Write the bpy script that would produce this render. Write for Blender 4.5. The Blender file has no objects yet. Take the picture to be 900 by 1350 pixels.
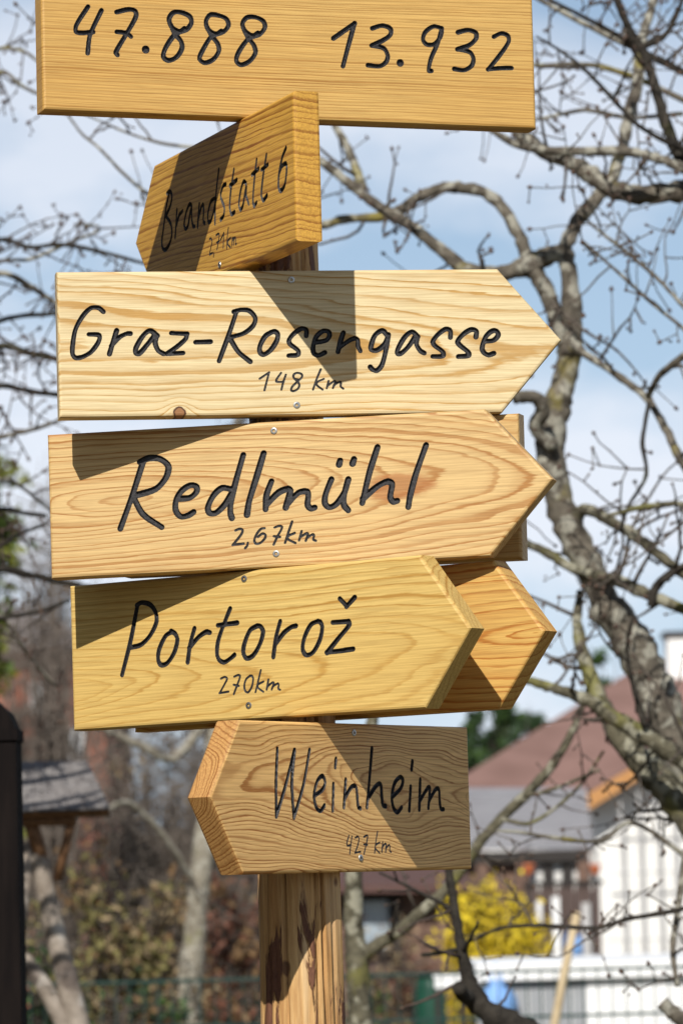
import bpy, bmesh, math, random
import numpy as np
from mathutils import Vector, Matrix
from mathutils.geometry import tessellate_polygon

# ------------------------------------------------------------------ camera, sky, sun, exposure
sc = bpy.context.scene
COL = sc.collection
PXF, PITCH_PX, ROLL, DIST, EYE = 5345.9, 496.88, 0.027866, 5.3459, 1.6
pit = math.atan(PITCH_PX / PXF)
CF = Vector((0, math.cos(pit), math.sin(pit)))
R0 = Vector((1, 0, 0)); U0 = Vector((0, -math.sin(pit), math.cos(pit)))
CR = R0 * math.cos(ROLL) - U0 * math.sin(ROLL)
CU = U0 * math.cos(ROLL) + R0 * math.sin(ROLL)
CC = Vector((0.055, -DIST, EYE))
cam = bpy.data.cameras.new('camera'); co = bpy.data.objects.new('camera', cam); COL.objects.link(co)
m = Matrix((CR, CU, -CF)).transposed().to_4x4(); m.translation = CC
co.matrix_world = m
cam.sensor_fit = 'VERTICAL'; cam.sensor_height = 36.0; cam.sensor_width = 24.0
cam.lens = PXF / 1350 * 36
cam.clip_start = 0.1; cam.clip_end = 3000
cam.dof.use_dof = True; cam.dof.focus_distance = 5.25; cam.dof.aperture_fstop = 10.5
sc.camera = co

SUN_EL, SUN_AZ = math.radians(38), math.radians(12)     # light travels away from the camera and slightly right
LD = Vector((math.sin(SUN_AZ) * math.cos(SUN_EL), math.cos(SUN_AZ) * math.cos(SUN_EL), -math.sin(SUN_EL)))
sl = bpy.data.lights.new('sun', 'SUN'); sl.energy = 5.0; sl.angle = math.radians(0.5); sl.color = (1, .96, .90)
so = bpy.data.objects.new('sun', sl); COL.objects.link(so)
so.rotation_euler = LD.to_track_quat('-Z', 'Y').to_euler(); so.location = (-3, -8, 9)

w = bpy.data.worlds.new('World'); sc.world = w; w.use_nodes = True
nt = w.node_tree; nt.nodes.clear()
out = nt.nodes.new('ShaderNodeOutputWorld'); bg = nt.nodes.new('ShaderNodeBackground')
sky = nt.nodes.new('ShaderNodeTexSky'); sky.sky_type = 'NISHITA'; sky.sun_disc = False
sky.sun_elevation = SUN_EL
sky.sun_rotation = math.atan2(-LD.x, -LD.y)
sky.air_density = 1.0; sky.dust_density = 0.3; sky.ozone_density = 2.0
tc = nt.nodes.new('ShaderNodeTexCoord')
mp = nt.nodes.new('ShaderNodeMapping'); mp.inputs['Scale'].default_value = (1, 1, 2.2); mp.inputs['Location'].default_value = (0.37, .1, .62)
n1 = nt.nodes.new('ShaderNodeTexNoise'); n1.inputs['Scale'].default_value = 9; n1.inputs['Detail'].default_value = 9; n1.inputs['Roughness'].default_value = .52
cr = nt.nodes.new('ShaderNodeValToRGB'); cr.color_ramp.elements[0].position = .42; cr.color_ramp.elements[1].position = .60
mixc = nt.nodes.new('ShaderNodeMixRGB'); mixc.inputs[2].default_value = (13.8, 14.1, 15.2, 1)
nt.links.new(tc.outputs['Generated'], mp.inputs['Vector']); nt.links.new(mp.outputs[0], n1.inputs['Vector'])
nt.links.new(n1.outputs['Fac'], cr.inputs[0])
def wm_(op, a, b):
    q = nt.nodes.new('ShaderNodeMath'); q.operation = op
    for i_, v_ in enumerate((a, b)):
        if hasattr(v_, 'is_output'): nt.links.new(v_, q.inputs[i_])
        else: q.inputs[i_].default_value = v_
    return q.outputs[0]
sz = nt.nodes.new('ShaderNodeSeparateXYZ'); nt.links.new(tc.outputs['Generated'], sz.inputs[0])
el = wm_('MAXIMUM', sz.outputs[2], 0.0)
cov = wm_('MULTIPLY', cr.outputs[0], wm_('ADD', wm_('MULTIPLY', wm_('EXPONENT', wm_('MULTIPLY', el, -2.2), 0.0), .85), .05))   # clouds close up towards the horizon
hz_ = wm_('MULTIPLY', wm_('EXPONENT', wm_('MULTIPLY', el, -3.0), 0.0), .74)                                            # thin bluish haze low down
mixh = nt.nodes.new('ShaderNodeMixRGB'); mixh.inputs[2].default_value = (8.7, 11.6, 15.4, 1)
nt.links.new(hz_, mixh.inputs[0]); nt.links.new(sky.outputs[0], mixh.inputs[1]); nt.links.new(cov, mixc.inputs[0])
nt.links.new(mixh.outputs[0], mixc.inputs[1]); nt.links.new(mixc.outputs[0], bg.inputs['Color'])
bg.inputs['Strength'].default_value = 0.059
nt.links.new(bg.outputs[0], out.inputs['Surface'])
sc.view_settings.view_transform = 'Standard'; sc.view_settings.look = 'None'
sc.view_settings.exposure = 0.2; sc.view_settings.gamma = 1.0; sc.view_settings.use_curve_mapping = False

# ------------------------------------------------------------------ helpers
rnd = random.Random(7)
def ray(px, py):
    return CF + CR * ((px - 450) / PXF) - CU * ((py - 675) / PXF)
def at(px, py, Y):
    """point on the vertical plane y = Y seen at photo pixel (px, py)"""
    d = ray(px, py); return CC + d * ((Y - CC.y) / d.y)
def pxm(Y): return (Y + DIST) / PXF          # metres per photo pixel at depth Y
def link(name, me, parent=None, mat=None):
    o = bpy.data.objects.new(name, me); COL.objects.link(o)
    if parent: o.parent = parent
    if mat is not None and me is not None and not me.materials:
        me.materials.append(mat)
    return o
def tag(o, label=None, cat=None, group=None, kind=None):
    if label: o['label'] = label
    if cat: o['category'] = cat
    if group: o['group'] = group
    if kind: o['kind'] = kind
    return o
def thing(name, label, cat, loc=(0, 0, 0), group=None):
    o = bpy.data.objects.new(name, None); COL.objects.link(o); o.location = loc; o.empty_display_size = .1
    return tag(o, label, cat, group)
class MB:
    def __init__(s): s.v = []; s.f = []; s.mi = []; s.sm = []
    def add(s, vs, fs, mi=0, smooth=False):
        b = len(s.v); s.v += [tuple(v) for v in vs]
        for f in fs: s.f.append(tuple(i + b for i in f)); s.mi.append(mi); s.sm.append(smooth)
    def box(s, x0, x1, y0, y1, z0, z1, mi=0):
        vs = [(x, y, z) for z in (z0, z1) for y in (y0, y1) for x in (x0, x1)]
        s.add(vs, [(0, 2, 3, 1), (4, 5, 7, 6), (0, 1, 5, 4), (2, 6, 7, 3), (0, 4, 6, 2), (1, 3, 7, 5)], mi)
    def prism(s, poly, d, mi=0):
        """poly: coplanar points (ccw seen from the front), extruded by vector d"""
        n = len(poly); d = Vector(d); vs = [Vector(p) for p in poly]; vs += [p + d for p in vs]
        fs = [tuple(range(n)), tuple(range(2 * n - 1, n - 1, -1))]
        fs += [(i, i + n, (i + 1) % n + n, (i + 1) % n) for i in range(n)]
        s.add(vs, fs, mi)
    def tube(s, pts, rad, n=8, mi=0, cap=True, rough=0.0, rg=None):
        pts = [Vector(p) for p in pts]; k = len(pts)
        if k < 2: return
        t = [(pts[min(i + 1, k - 1)] - pts[max(i - 1, 0)]).normalized() for i in range(k)]
        a = t[0].orthogonal().normalized(); vs = []
        for i in range(k):
            a = (a - t[i] * a.dot(t[i]))
            a = a.normalized() if a.length > 1e-6 else t[i].orthogonal().normalized()
            b = t[i].cross(a)
            for j in range(n):
                r = rad[i]
                if rough: r *= 1 + rg.uniform(-rough, rough)
                an = 2 * math.pi * j / n
                vs.append(pts[i] + a * (r * math.cos(an)) + b * (r * math.sin(an)))
        fs = [(i * n + j, i * n + (j + 1) % n, (i + 1) * n + (j + 1) % n, (i + 1) * n + j) for i in range(k - 1) for j in range(n)]
        if cap: fs += [tuple(range(n - 1, -1, -1)), tuple(range((k - 1) * n, k * n))]
        s.add(vs, fs, mi, True)
    def blob(s, c, r, stretch=None, mi=0):
        c = Vector(c); ax = [Vector((1, 0, 0)), Vector((0, 1, 0)), Vector((0, 0, 1))]
        if stretch is not None:
            z = stretch.normalized(); x = z.orthogonal().normalized(); ax = [x, z.cross(x), z * 1.5]
        vs = [c + ax[2] * r] + [c + ax[0] * (r * math.cos(q)) + ax[1] * (r * math.sin(q)) for q in (0, 1.257, 2.513, 3.77, 5.027)] + [c - ax[2] * r]
        s.add(vs, [(0, 1 + i, 1 + (i + 1) % 5) for i in range(5)] + [(6, 1 + (i + 1) % 5, 1 + i) for i in range(5)], mi, True)
    def mesh(s, name):
        me = bpy.data.meshes.new(name); me.from_pydata(s.v, [], s.f)
        me.polygons.foreach_set('material_index', s.mi); me.polygons.foreach_set('use_smooth', s.sm); me.update()
        return me
    def build(s, name, mat, parent=None):
        me = s.mesh(name)
        for mm in (mat if isinstance(mat, (list, tuple)) else [mat]): me.materials.append(mm)
        return link(name, me, parent)
def catmull(P, sub=4):
    """centripetal-ish smooth of a list of tuples (any dimension)"""
    P = [np.array(p, float) for p in P]
    if len(P) < 3: 
        return [P[0] + (P[-1] - P[0]) * (i / sub) for i in range(sub + 1)]
    Q = [2 * P[0] - P[1]] + P + [2 * P[-1] - P[-2]]; o = []
    for i in range(1, len(Q) - 2):
        p0, p1, p2, p3 = Q[i - 1:i + 3]
        d = np.linalg.norm(p2 - p1)
        m1 = (p2 - p0); m2 = (p3 - p1)
        m1 = m1 / (np.linalg.norm(m1) + 1e-9) * d * .85; m2 = m2 / (np.linalg.norm(m2) + 1e-9) * d * .85
        for k in range(sub):
            t = k / sub; t2 = t * t; t3 = t2 * t
            o.append((2 * t3 - 3 * t2 + 1) * p1 + (t3 - 2 * t2 + t) * m1 + (-2 * t3 + 3 * t2) * p2 + (t3 - t2) * m2)
    o.append(P[-1]); return o

# ---- node material helpers
class NT:
    def __init__(s, name):
        s.m = bpy.data.materials.new(name); s.m.use_nodes = True; s.t = s.m.node_tree; s.n = s.t.nodes
        s.b = s.n['Principled BSDF']
    def new(s, k, **kw):
        q = s.n.new(k)
        for a, b in kw.items(): setattr(q, a, b)
        return q
    def lk(s, a, b): s.t.links.new(a, b)
    def put(s, sock, v):
        if hasattr(v, 'is_output'): s.lk(v, sock)
        else: sock.default_value = v
    def math(s, op, a, b=0.0, c=None, clamp=False):
        q = s.new('ShaderNodeMath', operation=op); q.use_clamp = clamp
        s.put(q.inputs[0], a); s.put(q.inputs[1], b)
        if c is not None: s.put(q.inputs[2], c)
        return q.outputs[0]
    def noise(s, vec, scale, detail=3, rough=.5, dist=0.0):
        q = s.new('ShaderNodeTexNoise'); s.lk(vec, q.inputs['Vector']); q.inputs['Scale'].default_value = scale
        q.inputs['Detail'].default_value = detail; q.inputs['Roughness'].default_value = rough; q.inputs['Distortion'].default_value = dist
        return q.outputs['Fac']
    def mapping(s, vec, scale=(1, 1, 1), loc=(0, 0, 0), rot=(0, 0, 0)):
        q = s.new('ShaderNodeMapping'); s.lk(vec, q.inputs['Vector'])
        q.inputs['Scale'].default_value = scale; q.inputs['Location'].default_value = loc; q.inputs['Rotation'].default_value = rot
        return q.outputs[0]
    def mix(s, f, a, b, mode='MIX'):
        q = s.new('ShaderNodeMixRGB', blend_type=mode)
        s.put(q.inputs[0], f); s.put(q.inputs[1], a if hasattr(a, 'is_output') else (*a, 1)[:4]); s.put(q.inputs[2], b if hasattr(b, 'is_output') else (*b, 1)[:4])
        return q.outputs[0]
    def ramp(s, f, stops, interp='LINEAR'):
        q = s.new('ShaderNodeValToRGB'); s.lk(f, q.inputs[0]); q.color_ramp.interpolation = interp
        e = q.color_ramp.elements
        while len(e) < len(stops): e.new(.5)
        for el, (p, c) in zip(e, stops):
            el.position = p; el.color = (*c, 1)[:4] if not isinstance(c, (int, float)) else (c, c, c, 1)
        return q.outputs[0]
    def rng(s, v, a, b, c=0.0, d=1.0, smooth=False):
        q = s.new('ShaderNodeMapRange'); q.interpolation_type = 'SMOOTHSTEP' if smooth else 'LINEAR'
        s.put(q.inputs[0], v); q.inputs[1].default_value = a; q.inputs[2].default_value = b; q.inputs[3].default_value = c; q.inputs[4].default_value = d
        return q.outputs[0]
    def bump(s, h, strength=.3, dist=.001):
        q = s.new('ShaderNodeBump'); s.lk(h, q.inputs['Height']); q.inputs['Strength'].default_value = strength; q.inputs['Distance'].default_value = dist
        s.lk(q.outputs[0], s.b.inputs['Normal'])
    def obj(s): return s.new('ShaderNodeTexCoord').outputs['Object']
    def done(s, col, rough=.7, spec=.3):
        s.put(s.b.inputs['Base Color'], col if hasattr(col, 'is_output') else (*col, 1)[:4]); s.put(s.b.inputs['Roughness'], rough)
        s.b.inputs['Specular IOR Level'].default_value = spec
        return s.m

def plain(name, c1, c2=None, scale=6, rough=.8, stretch=(1, 1, 1), spec=.25, bump=0.0):
    q = NT(name); v = q.mapping(q.obj(), stretch)
    c2 = c2 or tuple(x * .7 for x in c1)
    f = q.noise(v, scale, 5, .6); f2 = q.ramp(f, [(.32, 0.0), (.68, 1.0)])
    if bump: q.bump(f, .5, bump)
    return q.done(q.mix(f2, c1, c2), rough, spec)

def wood(name, y0, z0, ty, tz, spacing, warp, early, late, seed=0.0, knots=(), ink=False, contrast=1.0, fs=1.0, blot=.25, wx=2.2, wy=7.0, heart=None, endg=(.92, .90, .86)):
    """sawn softwood: growth rings round a pith line running along the board"""
    q = NT(name); o = q.obj(); sp = q.new('ShaderNodeSeparateXYZ'); q.lk(o, sp.inputs[0])
    X, Y, Z = sp.outputs
    wv = q.mapping(o, (wx, wy, wy * .6), (seed, seed * 1.7, seed * .6))
    na = q.math('SUBTRACT', q.noise(wv, 1.0, 2.0, .45), .5)
    wv2 = q.mapping(o, (wx * .8, wy * .9, wy * .5), (seed * 2.3 + 5, seed, 3))
    nb = q.math('SUBTRACT', q.noise(wv2, 1.0, 2.0, .45), .5)
    yy = q.math('ADD', q.math('MULTIPLY_ADD', X, ty, q.math('SUBTRACT', Y, y0)), q.math('MULTIPLY', na, warp * .8))
    zz = q.math('ADD', q.math('MULTIPLY_ADD', X, tz, q.math('SUBTRACT', Z, z0)), q.math('MULTIPLY', nb, warp * 1.6))
    r = q.math('SQRT', q.math('ADD', q.math('MULTIPLY', yy, yy), q.math('MULTIPLY', zz, zz)))
    kd = None
    for (kx, ky, kr) in knots:
        dx = q.math('SUBTRACT', X, kx); dy = q.math('SUBTRACT', Y, ky)
        d = q.math('SQRT', q.math('ADD', q.math('MULTIPLY', dx, dx), q.math('MULTIPLY', dy, dy)))
        pu = q.math('MULTIPLY', q.math('EXPONENT', q.math('MULTIPLY', q.math('POWER', q.math('DIVIDE', d, kr * 2.2), 2.0), -1.0)), spacing * 2.2)
        r = q.math('ADD', r, pu); kd = d if kd is None else q.math('MINIMUM', kd, d)
    wob = q.noise(q.mapping(o, (9, 55, 55), (seed * 3, 1, 2)), 1.0, 3, .55)
    r = q.math('ADD', r, q.math('MULTIPLY', q.math('SUBTRACT', wob, .5), spacing * .9))
    rr = q.math('DIVIDE', r, spacing)
    cmb = q.new('ShaderNodeCombineXYZ'); q.put(cmb.inputs[0], rr)
    cmb.inputs[1].default_value = seed
    var = q.noise(cmb.outputs[0], .55, 2, .5)
    rr = q.math('ADD', rr, q.math('MULTIPLY', var, 2.2))
    jit = q.noise(q.mapping(o, (22, 380, 380), (seed, 0, 0)), 1.0, 3, .6)
    rr = q.math('ADD', rr, q.math('MULTIPLY', jit, .30))
    fr = q.math('FRACT', rr)
    band = q.ramp(fr, [(0.0, .25), (.05, 0.0), (.45, .06), (.72, .36), (.83, .90), (.93, 1.0), (1.0, .40)])
    # band strength differs from ring to ring
    fl = q.math('FLOOR', rr); cm2 = q.new('ShaderNodeCombineXYZ'); q.put(cm2.inputs[0], fl); cm2.inputs[1].default_value = seed + 3
    wn = q.new('ShaderNodeTexWhiteNoise', noise_dimensions='2D'); q.lk(cm2.outputs[0], wn.inputs[0])
    patch = q.noise(q.mapping(o, (3, 9, 9), (seed * .7, 2, 1)), 1.0, 3, .55)
    amp = q.math('MULTIPLY', q.math('MULTIPLY_ADD', wn.outputs['Value'], .55, .55), q.math('MULTIPLY', q.rng(patch, .25, .7, .6, 1.1), contrast))
    bd = q.math('MULTIPLY', band, amp, clamp=True)
    col = q.mix(bd, early, late)
    # broad tone drift, heartwood blotches, pores and fibres
    tone = q.noise(q.mapping(o, (2.5, 6, 6), (seed + 9, 1, 4)), 1.0, 3, .5)
    col = q.mix(q.rng(tone, .35, .75, 0, blot), col, tuple(a * b for a, b in zip(early, (.82, .70, .52))))
    if heart:
        hx, hy, hsx, hsy, hc = heart
        dx = q.math('DIVIDE', q.math('SUBTRACT', X, hx), hsx); dy = q.math('DIVIDE', q.math('SUBTRACT', Y, hy), hsy)
        e = q.math('ADD', q.math('MULTIPLY', dx, dx), q.math('MULTIPLY', dy, dy))
        e = q.math('ADD', e, q.math('MULTIPLY', q.math('SUBTRACT', q.noise(q.mapping(o, (18, 40, 40)), 1.0, 4, .6), .5), 1.5))
        col = q.mix(q.rng(e, .9, .3, 0, .75, True), col, hc)
    fib = q.noise(q.mapping(o, (9 * fs, 420 * fs, 420 * fs), (seed, 0, 0)), 1.0, 4, .65)
    col = q.mix(q.rng(fib, .36, .62, .36, 0.0), col, tuple(x * .45 for x in late))
    fib2 = q.noise(q.mapping(o, (30, 900, 900), (seed, 3, 0)), 1.0, 2, .6)
    col = q.mix(q.rng(fib2, .60, .80, 0, .28), col, tuple(min(1, x * 1.25) for x in early))
    # dark pores and hairline checks
    chk = q.noise(q.mapping(o, (4.0, 120, 60), (seed + 1.3, 7, 0)), 1.0, 1.5, .5)
    col = q.mix(q.rng(chk, .79, .83, 0, .6), col, (.10, .05, .02))
    sil = q.noise(q.mapping(o, (70, 70, 70), (seed, 5, 5)), 1.0, 3, .7)
    col = q.mix(q.rng(sil, .74, .80, 0, .45), col, (.16, .09, .04))
    nrm_ = q.new('ShaderNodeTexCoord').outputs['Normal']; ns_ = q.new('ShaderNodeSeparateXYZ'); q.lk(nrm_, ns_.inputs[0])
    col = q.mix(q.rng(q.math('ABSOLUTE', ns_.outputs[0]), .45, .62), col, q.mix(1.0, col, endg, 'MULTIPLY'))      # end grain drinks more oil
    if kd is not None:
        kn = q.math('ADD', kd, q.math('MULTIPLY', q.math('SUBTRACT', q.noise(o, 160, 3, .6), .5), .004))
        kr = knots[0][2]
        col = q.mix(q.rng(kn, kr * 1.15, kr * .95, 0, .92), col, (.24, .10, .035))
        col = q.mix(q.math('MULTIPLY', q.rng(kn, kr * .75, kr * .9), q.rng(kn, kr * 1.2, kr * 1.0), clamp=True), col, (.06, .022, .01))
    h = q.math('ADD', q.math('MULTIPLY', band, -.35), q.math('MULTIPLY', fib, .8))
    rough = q.rng(fib, .3, .7, .62, .46)
    spec = .32
    if ink:
        at_ = q.new('ShaderNodeAttribute', attribute_name='ink'); dk = at_.outputs['Fac']
        pn = q.noise(q.mapping(o, (240, 240, 240)), 1.0, 3, .7)
        black = q.mix(q.rng(pn, .35, .75), (.012, .011, .012), (.045, .042, .042))
        mk = q.rng(q.math('ADD', dk, q.math('MULTIPLY', q.math('SUBTRACT', q.noise(o, 420, 2, .6), .5), .30)), .42, .05)
        col = q.mix(mk, col, black)
        rough = q.math('MULTIPLY_ADD', mk, -.02, rough)
    q.bump(h, .35, .0006)
    return q.done(col, rough, spec)

# ------------------------------------------------------------------ the ground
gm = NT('ground_grass'); go = gm.obj()
gcol = gm.mix(gm.ramp(gm.noise(go, .35, 6, .65), [(.35, 0.0), (.65, 1.0)]), (.085, .08, .032), (.15, .11, .062))
gcol = gm.mix(gm.ramp(gm.noise(go, 9, 5, .7), [(.4, 0.0), (.75, .6)]), gcol, (.06, .05, .022))
gm.bump(gm.noise(go, 20, 5, .7), .6, .02); GM = gm.done(gcol, .95, .1)
g = MB(); N = 24
gv = [(-700 + 1400 * i / N, -60 + 1460 * j / N, 0) for j in range(N + 1) for i in range(N + 1)]
g.add(gv, [(j * (N + 1) + i, j * (N + 1) + i + 1, (j + 1) * (N + 1) + i + 1, (j + 1) * (N + 1) + i) for j in range(N) for i in range(N)])
tag(g.build('ground', GM), kind='structure')
# unseen dark bank added left of and behind the viewpoint to cut sky fill
hb = MB(); nx_, ny_ = 44, 12; rgh = random.Random(77)
hv = []
for i in range(nx_ + 1):
    ph = math.radians(-20 + 155 * i / nx_)               # 0 = straight behind the viewpoint, 90 = left
    top = 2.6 + 11.5 * max(0, min(1, (math.degrees(ph) - 25) / 45)) ** 1.2
    for j in range(ny_ + 1):
        f = j / ny_; r_ = 6.2 + 9 * f + 4.5 * max(0, math.cos(ph)) + 2.0 * max(0, -math.cos(ph))
        hv.append((-math.sin(ph) * r_ + .2, -math.cos(ph) * r_ * 1.15 - 1.0 * math.cos(ph), -.3 + top * (1 - (1 - f) ** 2.2) + (rgh.uniform(-.3, .3) if 0 < j else 0)))
hb.add(hv, [(i * (ny_ + 1) + j, i * (ny_ + 1) + j + 1, (i + 1) * (ny_ + 1) + j + 1, (i + 1) * (ny_ + 1) + j) for j in range(ny_) for i in range(nx_)], 0, True)
tag(hb.build('hill', plain('added_bank', (.055, .034, .02), (.028, .017, .010), .8, .95)), kind='structure')  # added out of view, keeps low sky light off the boards

# low wooded rise closing the view far away
hb = MB(); nx_ = 90
for k_ in range(1):
    hv = []
    for i in range(nx_ + 1):
        x = -260 + 520 * i / nx_; hh_ = 6.5 + 2.2 * math.sin(x * .021) + 1.2 * math.sin(x * .09 + 1) + rnd.uniform(-.5, .5)
        hv += [(x, 250, -.5), (x, 262, hh_ * .8), (x, 275, hh_), (x, 320, -.5)]
    hb.add(hv, [(4 * i + j, 4 * i + 4 + j, 4 * i + 5 + j, 4 * i + 1 + j) for i in range(nx_) for j in range(3)], 0, True)
tag(hb.build('hill', plain('far_wood', (.085, .075, .05), (.045, .045, .03), .12, .95)), kind='structure')

# ------------------------------------------------------------------ the signpost
SIGN = thing('signpost', 'debarked log signpost carrying eight pale carved wooden direction boards', 'signpost', (-.014, 0, 0))
AX = -0.014
def prad(z): return .055 - .008 * (z - 1.5)
TH = .036
# --- the log
pm = NT('log_wood'); o = pm.obj(); sp = pm.new('ShaderNodeSeparateXYZ'); pm.lk(o, sp.inputs[0])
st = pm.noise(pm.mapping(o, (46, 46, 3.4)), 1.0, 6, .68, .5)
base = pm.mix(pm.ramp(st, [(.30, 0.0), (.55, .6), (.75, 1.0)]), (.64, .42, .18), (.36, .165, .045))
fine = pm.noise(pm.mapping(o, (210, 210, 9)), 1.0, 5, .7)
base = pm.mix(pm.rng(fine, .36, .62, .55, 0), base, (.24, .11, .04))
pale = pm.noise(pm.mapping(o, (30, 30, 1.6), (4, 2, 8)), 1.0, 3, .5)
base = pm.mix(pm.rng(pale, .55, .7, 0, .55), base, (.74, .56, .33))
brk = pm.noise(pm.mapping(o, (30, 30, 4.2), (1.3, 7.1, 2.4)), 1.0, 5, .6, .7)
bm_ = pm.rng(brk, .55, .575)
bf = pm.noise(pm.mapping(o, (200, 200, 60)), 1.0, 4, .7)
bark = pm.mix(pm.rng(bf, .3, .7), (.17, .075, .038), (.085, .034, .02))
col = pm.mix(bm_, base, bark)
edge = pm.math('MULTIPLY', pm.rng(brk, .52, .55), pm.rng(brk, .58, .55), clamp=True)
col = pm.mix(pm.math('MULTIPLY', edge, .35), col, (.22, .10, .045))
kno = pm.noise(pm.mapping(o, (18, 18, 11), (9, 3, 1)), 1.0, 2, .5)
col = pm.mix(pm.rng(kno, .69, .72, 0, .85), col, (.10, .04, .02))
pm.bump(pm.math('ADD', pm.math('MULTIPLY', fine, .5), pm.math('MULTIPLY', bm_, .8)), .9, .004)
LOGM = pm.done(col, .62, .25)
from mathutils import noise as mn
nz, na = 420, 120; ztop = 2.775
zs = np.linspace(-.25, ztop, nz); vs = []
cracks = [(math.radians(a), wd, dp, z0, z1, ph) for a, wd, dp, z0, z1, ph in
          [(-112, .020, .011, 1.22, 1.75, 0), (-66, .016, .010, 1.0, 1.72, 1), (-56, .022, .013, 1.15, 2.6, 2), (-40, .018, .009, 1.0, 2.4, 3),
           (-140, .02, .009, .4, 2.2, 4), (-88, .012, .006, 1.0, 1.58, 5), (20, .03, .012, 0, 2.5, 6), (150, .03, .01, 0, 2.6, 7), (80, .03, .012, 0, 2.6, 8)]]
for z in zs:
    R = prad(z) if z > .6 else prad(.6)
    for j in range(na):
        an = 2 * math.pi * j / na; c, s_ = math.cos(an), math.sin(an)
        d = .0022 * mn.noise(Vector((c * 2.2, s_ * 2.2, z * 2.2))) + .0020 * mn.noise(Vector((c * 8, s_ * 8, z * 4 + 7))) + .0014 * mn.noise(Vector((c * 24, s_ * 24, z * 5 + 3)))
        for (a, wd, dp, z0, z1, ph) in cracks:
            if z0 < z < z1:
                aa = a + .05 * mn.noise(Vector((ph * 3.1, 0, z * 6)))
                da = (an - aa + math.pi) % (2 * math.pi) - math.pi
                e = min(1, (z - z0) * 9, (z1 - z) * 9)
                ww = wd * 1.9 * (.4 + .6 * e)
                if abs(da) < ww: d -= dp * e * (1 - abs(da) / ww)
        vs.append(((R + d) * c, (R + d) * s_, z))
fs = [(i * na + j, i * na + (j + 1) % na, (i + 1) * na + (j + 1) % na, (i + 1) * na + j) for i in range(nz - 1) for j in range(na)]
fs += [tuple(range((nz - 1) * na, nz * na)), tuple(range(na - 1, -1, -1))]
pb = MB(); pb.add(vs, fs, 0, True); pb.build('post', LOGM, SIGN)

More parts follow.
